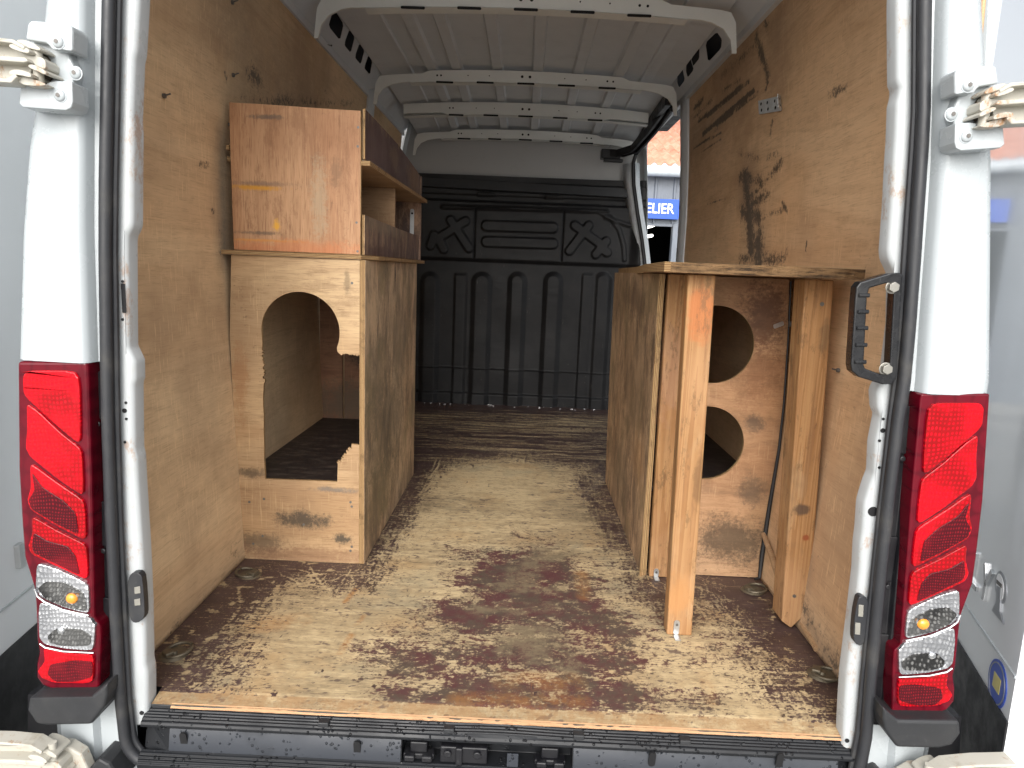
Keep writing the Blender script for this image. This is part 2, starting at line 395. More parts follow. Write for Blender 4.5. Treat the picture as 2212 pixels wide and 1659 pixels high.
# ------------------------------------------------------------------ ground
GZ = -.72
g = G('damp_asphalt', .6); n = g.noise(.7, 5, .6); f = g.noise(90, 4, .7)
g.base(g.mix(g.step(n, .4, .65), g.mix(f, (.26, .26, .25), (.42, .41, .39)), (.24, .24, .235))); g.rough(g.step(n, .4, .65, .75, .35)); g.bump(f, .4, .004)
mb = MB(); mb.add([(-150, -150, GZ), (150, -150, GZ), (150, 150, GZ), (-150, 150, GZ)], [(0, 1, 2, 3)])
tag(mb.build('ground', g.mat), kind='structure')

# ------------------------------------------------------------------ VAN
van = empty('cargo_van', (0, 2.5, GZ), 'white cargo van seen from behind into its plywood lined load space', 'van')

ZW = np.array([-.3, 0, .3, .7, 1.0, 1.3, 1.6, 1.93, 2.3])
XW = np.array([.855, .862, .874, .893, .902, .900, .885, .858, .83])
def wx(z, side): return (np.interp(z, ZW, XW) + (.012 if side > 0 else 0))*side
def segd(px, pz, a, b):
    a = np.array(a, float); b = np.array(b, float); d = b-a; L = (d**2).sum()+1e-9
    t = np.clip(((px-a[0])*d[0]+(pz-a[1])*d[1])/L, 0, 1)
    return np.hypot(px-a[0]-t*d[0], pz-a[1]-t*d[1])
def inpoly(px, py, P):
    ins = np.zeros(px.shape, bool); n = len(P)
    for i in range(n):
        x0, y0 = P[i]; x1, y1 = P[(i+1) % n]
        c = ((y0 > py) != (y1 > py)) & (px < (x1-x0)*(py-y0)/((y1-y0) if y1 != y0 else 1e-9)+x0); ins ^= c
    return ins
def softpoly(px, py, P, w_):
    d = np.full(px.shape, 9.)
    for i in range(len(P)): d = np.minimum(d, segd(px, py, P[i], P[(i+1) % len(P)]))
    d = np.where(inpoly(px, py, P), d, -d); return np.clip(.5+d/(2*w_), 0, 1), d

def wall_panel(side, y0, y1, z0, z1, dirt, smudge_shade, mat, ztop=None):
    ny = int((y1-y0)/.014); nzz = int((z1-z0)/.014)
    ys = np.linspace(y0, y1, ny); zs = np.linspace(z0, z1, nzz); Y, Z = np.meshgrid(ys, zs)
    if ztop is not None: Z = z0+(Z-z0)*(ztop(Y)-z0)/(z1-z0)
    X = wx(Z, side) + side*.004*np.sin(Y*2.1)*np.sin(Z*1.7)
    D = np.zeros_like(Y); S = np.zeros_like(Y)
    for a, b, r, k in dirt:
        D = np.maximum(D, k*np.clip(1-segd(Y, Z, a, b)/r, 0, 1)**.7)
    for a, b, r, k in smudge_shade:
        S = np.maximum(S, k*np.clip(1-segd(Y, Z, a, b)/r, 0, 1)**1.3)
    mb = MB(); V = np.stack([X, Y, Z], -1).reshape(-1, 3); n = ny
    F = [(j*n+i, j*n+i+1, (j+1)*n+i+1, (j+1)*n+i) for j in range(nzz-1) for i in range(ny-1)]
    mb.v = [tuple(map(float, q)) for q in V]; mb.f = F; mb.m = [0]*len(F)
    return mb.build('wall_panel', [mat], van, smooth=True, attrs={'dirt': D.ravel(), 'smudge_shade': S.ravel()}, solid=.006)
def wyz(px, py, side):          # a point on the lining, as (Y, Z)
    X = .9*side
    for _ in range(4): p = at(px, py, X=X); X = float(wx(p[2], side))
    return (p[1], p[2])
def L_(*a): return wyz(a[0], a[1], -1)
def R_(*a): return wyz(a[0], a[1], 1)
M['wallL'] = ply('left_wall_plywood', (.74, .545, .335), (.64, .445, .265), 'Y', attrs=True, scratch=.40, speck=.30, rough=.6, fine=.55)
M['wallR'] = ply('right_wall_plywood', (.72, .49, .29), (.61, .39, .22), 'Y', attrs=True, scratch=.45, speck=.40, seedv=2.3, rough=.6, fine=.6)
ld = [(L_(540, 160), L_(560, 175), .07, .62), (L_(600, 210), L_(640, 235), .05, .45), (L_(535, 150), L_(545, 190), .05, .5),
      (L_(700, 195), L_(705, 205), .03, .5), (L_(430, 358), L_(455, 354), .025, .55), (L_(458, 452), L_(462, 456), .02, .6),
      (L_(485, 160), L_(490, 168), .025, .6), (L_(475, 500), L_(478, 545), .05, .45), (L_(500, 1195), L_(520, 1210), .08, .42),
      (L_(345, 945), L_(350, 950), .02, .55), (L_(335, 1400), L_(520, 1205), .035, .40), (L_(410, 960), L_(412, 975), .02, .45),
      (L_(560, 240), L_(620, 215), .05, .6), (L_(520, 215), L_(760, 225), .05, .45), (L_(690, 60), L_(740, 130), .03, .35), (L_(478, 300), L_(492, 420), .04, .35)]
ls = [(L_(520, 60), L_(640, 260), .55, .55), (L_(480, 300), L_(485, 540), .10, .85), (L_(560, 150), L_(600, 180), .16, .6), (L_(330, 1420), L_(515, 1215), .06, .4)]  # upper wall falloff and the strip beside the box are painted shade
lw = wall_panel(-1, .045, 2.52, 0, 1.925, ld, ls, M['wallL'])
lw2 = wall_panel(-1, 2.63, 3.56, 0, 1.90, [], [((3., 1.2), (3.3, 1.2), .8, .3)], M['wallL'])
rd = [(R_(1520, 290), R_(1630, 195), .020, .95), (R_(1510, 262), R_(1620, 175), .018, .8), (R_(1545, 280), R_(1615, 215), .016, .75),
      (R_(1500, 255), R_(1540, 215), .03, .5), (R_(1590, 240), R_(1640, 200), .014, .8), (R_(1560, 200), R_(1600, 170), .03, .5),
      (R_(1515, 330), R_(1560, 300), .008, .6), (R_(1625, 540), R_(1610, 380), .07, .80), (R_(1640, 570), R_(1640, 520), .10, .74),
      (R_(1600, 380), R_(1650, 395), .06, .60), (R_(1660, 420), R_(1625, 440), .05, .62), (R_(1605, 460), R_(1640, 470), .06, .70),
      (R_(1595, 330), R_(1640, 340), .05, .45), (R_(1660, 340), R_(1680, 330), .03, .5), (R_(1530, 440), R_(1590, 425), .012, .6),
      (R_(1635, 80), R_(1660, 160), .05, .62), (R_(1645, 30), R_(1660, 60), .04, .5), (R_(1790, 205), R_(1825, 190), .035, .58),
      (R_(1655, 195), R_(1660, 180), .02, .7), (R_(1690, 440), R_(1700, 455), .02, .7), (R_(1690, 575), R_(1700, 540), .04, .5),
      (R_(1740, 540), R_(1742, 520), .012, .7), (R_(1665, 290), R_(1670, 260), .02, .6), (R_(1760, 700), R_(1735, 1300), .05, .35),
      (R_(1735, 1310), R_(1825, 1470), .10, .48), (R_(1745, 1150), R_(1800, 1400), .09, .33), (R_(1500, 320), R_(1560, 285), .012, .9), (R_(1530, 250), R_(1600, 190), .022, .85), (R_(1560, 165), R_(1640, 90), .06, .45), (R_(1500, 235), R_(1520, 215), .03, .7), (R_(1600, 560), R_(1690, 560), .05, .6), (R_(1600, 450), R_(1690, 350), .035, .6), (R_(1650, 470), R_(1690, 455), .03, .5), (R_(1560, 500), R_(1580, 560), .02, .4)]
rs = [(R_(1560, 120), R_(1680, 60), .35, .45), (R_(1615, 400), R_(1640, 570), .16, .6), (R_(1500, 300), R_(1600, 200), .2, .4),
      (R_(1735, 1320), R_(1825, 1480), .12, .5), (R_(1790, 650), R_(1745, 1280), .05, .65)]
rw = wall_panel(1, .045, 2.47, 0, 1.96, rd, rs, M['wallR'])
for (px, py, s_, wl) in ((350, 207, -1, lw), (492, 269, -1, lw), (498, 5, -1, lw), (500, 162, -1, lw), (1783, 655, 1, rw), (1815, 800, 1, rw)):
    y, z = wyz(px, py, s_); x = wx(z, s_)
    mb = MB(); mb.cyl((x-s_*.003, y, z), (-s_, 0, 0), .006, .006, 12); mb.cyl((x-s_*.004, y, z), (-s_, -.3, .2), .0022, .022, 8)
    build_each(mb, 'screw', M['screw'], wl, smooth=True)

# floor board ------------------------------------------------------------
xs = np.linspace(-.872, .884, 440); ys = np.linspace(.0, 3.63, 908); X, Y = np.meshgrid(xs, ys)
def fnoise(lx, ly, p=1.1, seed=0):
    """unit-variance fractal noise on the floor grid, correlation lengths lx, ly in metres."""
    r = np.random.default_rng(seed); wn_ = np.fft.rfft2(r.standard_normal((1024, 512)))
    kx = np.fft.rfftfreq(512, .004)[None, :]*2*math.pi; ky = np.fft.fftfreq(1024, .004)[:, None]*2*math.pi
    f = np.fft.irfft2(wn_/(1+(kx*lx)**2+(ky*ly)**2)**p)[:908, :440]; return (f-f.mean())/f.std()
FP = lambda px, py: tuple(at(px, py, Z=0)[:2])
main = [FP(*q) for q in ((420, 1535), (470, 1500), (500, 1400), (545, 1320), (640, 1262), (790, 1258), (830, 1165), (870, 1085), (905, 1030), (960, 1000),
        (1100, 985), (1270, 1010), (1290, 1060), (1320, 1130), (1360, 1210), (1395, 1290), (1440, 1310), (1520, 1300), (1600, 1345), (1665, 1410), (1690, 1480), (1760, 1540), (1850, 1590))]
main = [(main[0][0], -.1)] + main + [(.95, -.1)]
_, sdist = softpoly(X, Y, main, .10)
n1, n2, n3, n4 = fnoise(.05, .005, .66, 1), fnoise(.012, .012, .55, 2), fnoise(.004, .06, .66, 3), fnoise(.18, .12, .9, 4)
far_ = np.clip((Y-1.7)/.6, 0, 1)
wv = .40 + np.clip(sdist/.14, -1.3, 1.)*.62 + .5*np.clip((sdist-.06)/.2, 0, 1) + .04*n1 + .10*fnoise(.03, .003, .62, 61) + .07*n2 + .10*n3*(1-far_) + .10*n4 + .16*fnoise(.003, .004, .5, 62)
wv += -.55*far_*(sdist > -.02)*np.clip(.7+.5*n4-2.2*np.clip(.4-(Y-1.7), 0, .4), 0, 1)*0
# streaky wear further in
bk = .05+.23*np.exp(-((Y-2.95)/.33)**2) + .20*np.exp(-((Y-2.35)/.15)**2)*(1-np.clip(np.abs(X+.02)/.5, 0, 1)**3) + .18*np.exp(-((Y-3.15)/.2)**2-((X-.35)/.25)**2)
wv = np.maximum(wv, bk*2.3-.42 + .36*fnoise(.16, .004, .85, 8) + .10*n2)
# hand drawn scratches and scrapes through the film
rs_ = np.random.default_rng(21)
def scr(x0, y0, x1, y1, w_, k, wob=.012):
    global wv
    N = 9; px_ = np.linspace(x0, x1, N)+np.cumsum(rs_.normal(0, wob/3, N)); py_ = np.linspace(y0, y1, N)+np.cumsum(rs_.normal(0, wob/3, N))
    m = (X > px_.min()-.03) & (X < px_.max()+.03) & (Y > py_.min()-.03) & (Y < py_.max()+.03)
    if not m.any(): return
    d = np.full(m.sum(), 9.); xm, ym = X[m], Y[m]
    for i in range(N-1): d = np.minimum(d, segd(xm, ym, (px_[i], py_[i]), (px_[i+1], py_[i+1])))
    wv[m] = np.maximum(wv[m], k*np.clip(1.6-d/w_, 0, 1))
for i in range(15):
    a = rs_.uniform(0, 1); x = -.62+.30*a+rs_.normal(0, .04); y = .50+.16*a+rs_.normal(0, .05); an = rs_.uniform(.8, 2.6); L = rs_.uniform(.03, .14)
    scr(x, y, x+L*math.cos(an), y+L*math.sin(an), .0017, .75, .02)
for i in range(46):
    x = .50+rs_.uniform(0, .30); y = .25+rs_.uniform(0, .50); an = 2.2+rs_.normal(0, .45); L = rs_.uniform(.03, .16)
    scr(x, y, x+L*math.cos(an), y+L*math.sin(an), .0020, .8)
for i in range(60):
    x = -.38+rs_.uniform(0, .80); y = 1.55+rs_.uniform(0, .35); L = rs_.uniform(.05, .30)
    scr(x, y, x+rs_.normal(0, .015), y+L, .0035, rs_.uniform(.5, .9), .006)
for i in range(120):
    x = rs_.uniform(-.7, .6); y = rs_.uniform(2.0, 3.3); L = rs_.uniform(.05, .5)
    scr(x, y, x+L, y+rs_.normal(0, .01), .0045, rs_.uniform(.45, .8), .006)
for i in range(90):
    s0 = rs_.choice([-1, 1]); x = s0*rs_.uniform(.55, .84); y = rs_.uniform(.05, .8); scr(x, y, x+rs_.normal(0, .012), y+rs_.normal(0, .008), rs_.uniform(.003, .006), .8)
# film left standing as dark specks and dashes in the worn area
wv -= 1.5*np.clip(fnoise(.010, .004, .85, 31)+.5*n4-2.3, 0, 1) + 1.1*np.clip(fnoise(.005, .02, .9, 32)-2.2, 0, 1)
wv -= .5*np.clip(1-segd(X, Y, FP(1560, 1245), FP(1700, 1380))/.12, 0, 1)
for a, b, r, k in ((FP(590, 1330), FP(650, 1250), .05, .3), (FP(1120, 985), FP(1290, 975), .03, .35), (FP(880, 1130), FP(905, 1010), .10, -.30), (FP(1250, 1030), FP(1330, 1180), .09, -.30),
                   (FP(515, 1270), FP(518, 1300), .010, .6), (FP(590, 1310), FP(600, 1265), .008, .7), (FP(670, 1225), FP(700, 1270), .006, .7), (FP(1672, 1305), FP(1668, 1370), .008, .6),
                   (FP(1440, 1290), FP(1620, 1380), .12, -.10)):
    wv += k*np.clip(1-segd(X, Y, a, b)/r, 0, 1)
stn = np.zeros_like(X)
for a, b, r, k in ((FP(1090, 1225), FP(1190, 1240), .17, 1.1), (FP(1020, 1350), FP(1080, 1290), .10, .9), (FP(1240, 1290), FP(1320, 1360), .10, .95), (FP(1000, 1520), FP(1380, 1520), .05, .75), (FP(1010, 1255), FP(1060, 1250), .09, .72), (FP(1000, 1190), FP(1040, 1215), .10, .55), (FP(980, 1320), FP(1290, 1330), .12, .95),
                   (FP(1100, 1290), FP(1240, 1300), .16, .95), (FP(900, 1420), FP(1350, 1420), .13, .70), (FP(860, 1500), FP(1500, 1515), .07, .66), (FP(1000, 1490), FP(1330, 1480), .09, .72),
                   (FP(1290, 1400), FP(1380, 1420), .08, .62), (FP(800, 1400), FP(860, 1380), .08, .42), (FP(1480, 1420), FP(1580, 1470), .10, .40), (FP(1480, 1330), FP(1560, 1400), .12, .42), (FP(1190, 1180), FP(1110, 1150), .05, .5)):
    stn = np.maximum(stn, min(1, k*1.1)*np.clip(1.05-segd(X, Y, a, b)/(r*1.3), 0, 1)**.7)
stn = np.where(stn > .01, stn*1.12 + .12*fnoise(.06, .04, .8, 41) + .17*fnoise(.016, .008, .6, 42) + .13*fnoise(.005, .004, .5, 44) - .08, 0); stn = np.clip(stn, 0, 1.2)
gry = np.zeros_like(X)
for a, b, r, k in ((FP(1130, 1400), FP(1140, 1370), .13, .85), (FP(1060, 1330), FP(1200, 1290), .16, .55), (FP(1100, 1270), FP(1180, 1200), .12, .6), (FP(1040, 1470), FP(1200, 1440), .10, .4),
                   (FP(1230, 1090), FP(1330, 1150), .12, .5), (FP(1000, 1080), FP(1060, 1100), .12, .4), (FP(1215, 1395), FP(1240, 1470), .06, .6), (FP(930, 1080), FP(920, 1100), .06, .5), (FP(1250, 1060), FP(1150, 1065), .04, .45)):
    gry = np.maximum(gry, k*np.clip(1.1-segd(X, Y, a, b)/r, 0, 1)**.8)
gry = np.clip(gry*(1+.35*fnoise(.04, .02, 1., 43)), 0, 1)
rst = np.zeros_like(X)
for a, b, r, k in ((FP(735, 1410), FP(760, 1370), .012, .9), (FP(745, 1300), FP(770, 1270), .011, .8), (FP(770, 1350), FP(785, 1330), .01, .5), (FP(560, 1350), FP(640, 1340), .05, .5), (FP(1255, 1240), FP(1262, 1290), .03, .55),
                   (FP(1520, 1440), FP(1540, 1520), .02, .4), (FP(480, 1500), FP(560, 1510), .04, .35), (FP(990, 1510), FP(1250, 1515), .035, .55), (FP(1100, 1470), FP(1230, 1475), .05, .5)):
    rst = np.maximum(rst, k*np.clip(1-segd(X, Y, a, b)/r, 0, 1)**.6)
tone = .55*n4 + .5*fnoise(.05, .008, .95, 51) + .45*fnoise(.008, .004, .8, 52) + .25*fnoise(.3, .3, 1.2, 53)
grime = np.clip(fnoise(.018, .006, .85, 54)*.8 + .5*fnoise(.12, .08, 1., 55) + .25*fnoise(.005, .004, .7, 56) - 1.65 - .35*np.clip((-.2-X)/.3, 0, 1), 0, 1)*.9
grime = np.maximum(grime, .8*np.clip(fnoise(.006, .003, .8, 57)+.4*n4-1.75, 0, 1))
Zf = .0015*np.sin(X*5)*np.sin(Y*2.2)
edge = Y < .045; Zf = np.where(edge, Zf-.010*(.045-Y)/.045, Zf)
rst = np.where(Y < .04, .35, rst); gry = np.where(Y < .04, .45, gry); wv = np.where(Y < .035, 1.6, wv); stn = np.where(Y < .035, .0, stn)
Xn = np.where((Y < .05), np.clip(X, -.765, .800), X)
mb = MB(); n = len(xs); mb.v = [tuple(map(float, q)) for q in np.stack([Xn, Y, Zf], -1).reshape(-1, 3)]
mb.f = [(j*n+i, j*n+i+1, (j+1)*n+i+1, (j+1)*n+i) for j in range(len(ys)-1) for i in range(n-1)]; mb.m = [0]*len(mb.f)
fl = mb.build('floor_board', M['floor'], van, smooth=True, attrs={'tone': tone.ravel(), 'grime': grime.ravel(), 'wear': wv.ravel(), 'stain': stn.ravel(), 'grey': gry.ravel(), 'rust': rst.ravel()})
mb = MB(); mb.box(-.766, .801, -.0005, .012, -.021, -.0105); mb.box(-.88, .89, .02, 3.62, -.03, -.012); mb.build('board_edge', M['plastic'], fl, bevel=.002)
# splintered front lip of the board
mb = MB(); xx = np.linspace(-.72, .79, 120)
rows = []
for x in xx:
    a = .0015+.0015*math.sin(x*21)+.0035*rng.random()*math.exp(-((x-.1)/.45)**2); rows.append([(x, -.0025-.001*rng.random(), -.0165), (x, -.003-.0015*rng.random(), -.0165+a*.9), (x, .004, -.0082)])
mb.loft(rows); mb.build('splintered_edge', flat('raw_orange_wood', (.48, .27, .14), .8, 0, .8), fl)

# lashing rings -----------------------------------------------------------
def ring(px, py, rz, s=1.):
    p = at(px, py, Z=0)
    e = MB(); e.cyl((0, 0, .0005), (0, 0, 1), .036, .005, 28, r2=.030); e.cyl((0, 0, .005), (0, 0, 1), .012, .006, 16, r2=.008)
    o = e.build('lashing_ring', M['ring'], van, smooth=True, local=True)
    o.parent = None; o.location = p; o.rotation_euler.z = rz
    o.parent = van; o.matrix_parent_inverse = Matrix.Translation(-origin_of(van))
    t = MB(); t.tube([(.012+.033*math.cos(a), .029*math.sin(a), .008+.003*math.cos(a)) for a in np.linspace(0, 2*math.pi, 28, endpoint=False)], .0045, 10, closed=True)
    t.build('ring', M['ring'], o, smooth=True, local=True)
    t = MB(); t.box(-.024, -.002, -.013, .013, .005, .016); t.build('ring_clip', M['ring'], o, bevel=.003, local=True)
    return o
ring(540, 1243, 2.9); ring(375, 1414, .9); ring(1625, 1276, .25); ring(1775, 1458, -.5)

# ceiling ------------------------------------------------------------------
def cz(y): return float(np.interp(y, [0, 2.4, 2.95, 3.5, 3.7], [2.035, 2.03, 2.01, 1.965, 1.955]))
prof = [(-.765, -.012), (-.66, -.004), (-.612, -.004), (-.608, -.012), (-.600, -.012), (-.596, -.002), (-.53, 0)]
for xc in (-.49, -.36, -.15, .06, .27, .48):
    prof += [(xc-.030, .0), (xc-.022, -.018), (xc+.022, -.018), (xc+.030, 0)]
prof += [(.53, 0), (.596, -.002), (.600, -.012), (.608, -.012), (.612, -.004), (.66, -.004), (.765, -.012)]
prof.sort()
rows = [[(x, y, cz(y)+dz-.03*(x/.75)**2) for x, dz in prof] for y in (-.02, .6, 1.33, 2.0, 2.35, 2.7, 2.95, 3.2, 3.5, 3.7)]
mb = MB(); mb.loft(rows); mb.build('roof_panel', M['primer'], van, bevel=.004, solid=.002)
# roof bows
def bow(Y, zt, zb, legs, half, dark=True):
    mb = MB(); P = []; N = 40
    xs_ = np.linspace(-half, half, N)
    for x in xs_: P.append((x, zt-.028*(x/.72)**2 - (.014 if abs(x) > .50 and not legs < 0 else 0) ))
    if legs > 0:
        R = [(half+.040, zt-.050), (half+.060, zt-.085), (half+.072, zt-.19), (half+.056, zt-.19), (half+.046, zt-.145), (half+.018, zt-.108), (half-.03, zt-.086), (half-.07, zt-.078)]
        P += R
        low = [(x, zb-.024*(x/.72)**2) for x in xs_[::-1] if abs(x) < half-.1]
        P += low; P += [(-x, z) for x, z in R[::-1]]
    else:
        P += [(x, zb-.028*(x/.72)**2+(.012 if abs(x) > .50 else 0)) for x in xs_[::-1]]
    mb.prism([P], 'Y', Y, Y+.012, 0, 0)
    lip = [(x, zb-.026*(x/.72)**2) for x in np.linspace(-(half-.12 if legs > 0 else half), (half-.12 if legs > 0 else half), N)]
    mb.loft([[(x, Y+.001, z+.001), (x, Y-.006, z-.004), (x, Y+.055, z-.005), (x, Y+.058, z+.02)] for x, z in lip])
    o = mb.build('roof_bow', M['bow'], van, bevel=.003, solid=0)
    h = MB()
    for x in (-.02, .02): h.cyl((x, Y-.0015, (zt+zb)/2), (0, 1, 0), .007, .001, 14)
    for x in (-.46, -.44, -.30, -.19, .2, .31, .42, .45): h.cyl((x, Y-.0015, (zt+zb)/2-.02*(x/.7)**2), (0, 1, 0), .003 if abs(x) < .4 else .005, .001, 10)
    for x in (-.42, -.21, 0, .21, .42): h.prism([rrect(x-.045, x+.045, zb-.012-.02*(x/.7)**2, zb-.002-.02*(x/.7)**2, .0045)], 'Y', Y-.0075, Y-.0062)
    build_each(h, 'punched_hole', M['dark'], o)
    return o
bow(1.34, 2.01, 1.950, 1, .72); bow(2.35, 2.004, 1.948, 1, .72); bow(2.95, 1.985, 1.915, -1, .74); bow(3.5, 1.935, 1.878, 1, .70)
# cant rails with slots
for s_ in (-1, 1):
    A = np.array([s_*.857, 0, 1.915 if s_ < 0 else 1.950]); B = np.array([s_*.760, 0, 2.012]); d = B-A; Lw = np.linalg.norm(d); u = d/Lw
    nrm = np.cross(u, [0, 1, 0])
    def to2(px, py):
        q = at_plane(px, py, A, nrm); return (q[1], float(np.dot(q-A, u)))
    holes = []
    if s_ < 0:
        for H in (((716, 30), (725, 25), (742, 52), (734, 87), (709, 56)), ((754, 63), (766, 80), (757, 114), (744, 98), (745, 88)), ((776, 93), (787, 109), (779, 139), (767, 125), (768, 115)), ((795, 119), (804, 132), (799, 161), (787, 148), (788, 140))):
            holes.append([to2(*q) for q in H])
    else:
        for H in (((1500+0, 96), (1527, 70), (1549, 78), (1551, 101), (1522, 135)), ((1492, 109), (1508, 98), (1511, 126), (1497, 143), (1493, 130)), ((1480, 135), (1492, 123), (1499, 150), (1486, 167), (1482, 155)), ((1461, 160), (1474, 147), (1480, 172), (1467, 190), (1463, 178))):
            if s_ > 0 and len(holes) == 0: H = ((1524, 92), (1549, 68), (1560, 84), (1558, 104), (1530, 134))
            holes.append([to2(*q) for q in H])
    y0, y1 = -.02, 3.6
    good = []
    for H in holes:
        H = [(min(max(a, 1.42), 2.5), min(max(b, .018), Lw-.014)) for a, b in H]; good.append(smooth_poly(H, 1, .13))
    # earlier bay: one rounded slot pair
    for c0 in (.75, .93, 1.10): good.append(rrect(c0-.055, c0+.055, .03, Lw-.03, .015))
    fn = lambda q, A=A, u=u, nrm=nrm: tuple(A*[1, 0, 1] + u*q[1] + np.array([0, q[0], 0]) + nrm*q[2]*s_)
    mb = MB(); mb.prism([[(y0, 0), (y1, 0), (y1, Lw), (y0, Lw)]]+good, 'Z', 0, .002, fn=lambda q: fn(q))
    # returned lip over the lining edge
    mb.box(*sorted((s_*.848, s_*.868)), y0, y1, A[2]-.028, A[2]+.002)
    mb.build('cant_rail', M['primer'], van, bevel=.003)
for s_ in (-1, 1):
    mb = MB(); mb.box(*sorted((s_*.905, s_*.912)), .2, 2.58, 1.88, 1.96); mb.add([(s_*.908, .2, 1.955), (s_*.908, 2.58, 1.955), (s_*.868, 2.58, 1.992), (s_*.868, .2, 1.992), (s_*.775, 2.58, 2.065), (s_*.775, .2, 2.065)], [(0, 1, 2, 3), (3, 2, 4, 5)]); mb.build('slot_shade_sheet', flat('shadow_grey', (.03, .032, .038), .6), van)  # dark sheet added behind the slots so they look shaded inside
# pillars between the side bays
for s_, ya, yb in ((-1, 2.50, 2.64), (1, 2.44, 2.60)):
    rows = []
    for z in np.linspace(0, 1.94, 24):
        x = wx(z, s_); rows.append([(x+s_*.02, ya-.002, z), (x-s_*.012, ya+.004, z), (x-s_*.024, ya+.03, z), (x-s_*.024, yb-.04, z), (x-s_*.008, yb-.01, z), (x+s_*.05, yb, z)])
    mb = MB(); mb.loft(rows)
    if s_ < 0:
        mb.build('side_pillar', M['primer'], van, smooth=True, solid=.002)
    else:
        o = mb.build('side_pillar', M['primer'], van, smooth=True, solid=.002)
        k = MB(); 
        for z in np.arange(1.1, 1.8, .13): k.prism([rrect(yb-.05, yb-.042, z, z+.05, .003)], 'X', wx(z+.02, 1)-.0262, wx(z+.02, 1)-.0255)
        build_each(k, 'punched_hole', M['dark'], o)
        k = MB(); k.tube([(wx(z, 1)+.035, yb+.010, z) for z in np.linspace(0, 1.93, 20)], .013, 10); k.build('slide_door_seal', M['rubber'], o, smooth=True)

# bulkhead relief ----------------------------------------------------------
def bz(zx, zy): q = at((1000+zx*.434)*.864, (380+zy*.434)*.864, Y=3.6); return q[0], q[2]
nx, nzb = 330, 330
xs = np.linspace(-.885, .86, nx); zs = np.linspace(-.01, 1.64, nzb); X, Z = np.meshgrid(xs, zs); H = np.zeros_like(X)
def cap(a, b, r, h, e=.010):
    d = segd(X, Z, a, b)-r; return h*np.clip(.5-d/e, 0, 1)
def ss(t): t = np.clip(t, 0, 1); return t*t*(3-2*t)
for a, b in ((-95, 5), (130, 222), (425, 522), (635, 722), (840, 930), (1130, 1215), (1330, 1420)):
    x0, zt = bz(a, 700); x1, _ = bz(b, 700); r = (x1-x0)/2; xc = (x0+x1)/2; zb = -.2
    H += cap((xc, zt-r), (xc, zb), r, .024, .034)
for xz in (310, 1045):
    x0, zt = bz(xz, 690); _, zb = bz(xz, 1400); H += .012*ss((X-x0)/.02)*ss((x0+.11-X)/.03)*ss((zt-Z)/.03)
for y in (433, 524):
    a = bz(500, y-6); b = bz(880, y+6); H += cap(a, b, .036, .016)
def xx_(pts, r=.034):
    h = np.zeros_like(X)
    for a, b in pts: h = np.maximum(h, cap(bz(*a), bz(*b), r, .016))
    return h
H += xx_((((1005, 425), (1170, 545)), ((1085, 425), (975, 570)), ((1185, 515), (1125, 590)), ((1150, 555), (1190, 580))), .030)
H += xx_((((295, 395), (400, 555)), ((380, 400), (190, 520)), ((225, 500), (255, 560)), ((200, 480), (180, 540))), .030)
_, zl = bz(600, 630); H += .03*ss((Z-zl+.015)/.03)*(Z < 1.45) ; H = np.where(Z > 1.45, H+.03*ss((1.47-Z)/.02), H)
zt1 = bz(600, 330)[1]; H += .022*ss((zt1-Z+.01)/.03)*0
for (a, b) in (((250, 318), (1190, 345)),): H += cap(bz(*a), bz(*b), .010, .02, .02)
for xz in (430, 935):
    x0 = bz(xz, 500)[0]; H -= .010*np.exp(-((X-x0)/.006)**2)*(Z > zl+.01)*(Z < zt1)
C = [bz(*q) for q in ((1140, 345), (1210, 380), (1260, 450), (1285, 540), (1290, 620))]
for i in range(4): H = np.maximum(H, .04*np.clip(1.2-segd(X, Z, C[i], C[i+1])/.045, 0, 1))
H += cap(bz(1180, 380), bz(1320, 425), .012, .012, .02)
H += .012*ss((Z-1.50)/.008)*ss((1.60-Z)/.008)
for a in (500, 890):
    for dy in (-6, 8): H += cap(bz(a-50, 243+dy+(a-500)*.04), bz(a+50, 243+dy+(a-500)*.04), .006, .008, .008)
H += .020*ss((.085-Z)/.012); H += .004*np.exp(-((Z-.265)/.004)**2)
H += .004*np.sin(X*3.1+Z*5)*np.sin(Z*7-X*2) + .0035*np.sin(X*9.1+2)*np.sin(Z*11+X*3)
H += .05*ss((X-.76)/.08)
mb = MB(); mb.v = [tuple(map(float, q)) for q in np.stack([X, 3.6-H, Z], -1).reshape(-1, 3)]
mb.f = [(j*nx+i, j*nx+i+1, (j+1)*nx+i+1, (j+1)*nx+i) for j in range(nzb-1) for i in range(nx-1)]; mb.m = [0]*len(mb.f)
bh = mb.build('bulkhead', M['bulk'], van, smooth=True, angle=60)
mb = MB(); mb.box(-.885, .86, 3.635, 3.65, -.02, 2.05); up_ = mb.build('upper_bulkhead', paint('grey_steel', (.40, .40, .395), .5, .2), van)
mb = MB(); rows = []
for x in np.linspace(-.87, .78, 40):
    zt = at(1106+x*300, 378+ (x+.9)*17, Y=3.57)[2]; rows.append([(x, 3.60, zt), (x, 3.565, zt-.004), (x, 3.555, zt-.062), (x, 3.60, zt-.075)])
mb.loft(rows); mb.build('rubber_strip', M['plastic'], bh, smooth=False)
mb = MB()
for i in range(26):
    x = -.7+1.4*rng.random(); y = 3.5+.05*rng.random()
    r = .002+.004*rng.random(); mb.box(x, x+r*2.2, y, y+r, .001, .003+r*.4)
o = mb.build('litter_crumbs', M['letter']); tag(o, 'pale crumbs and chips of litter along the foot of the black bulkhead', 'litter', kind='stuff')

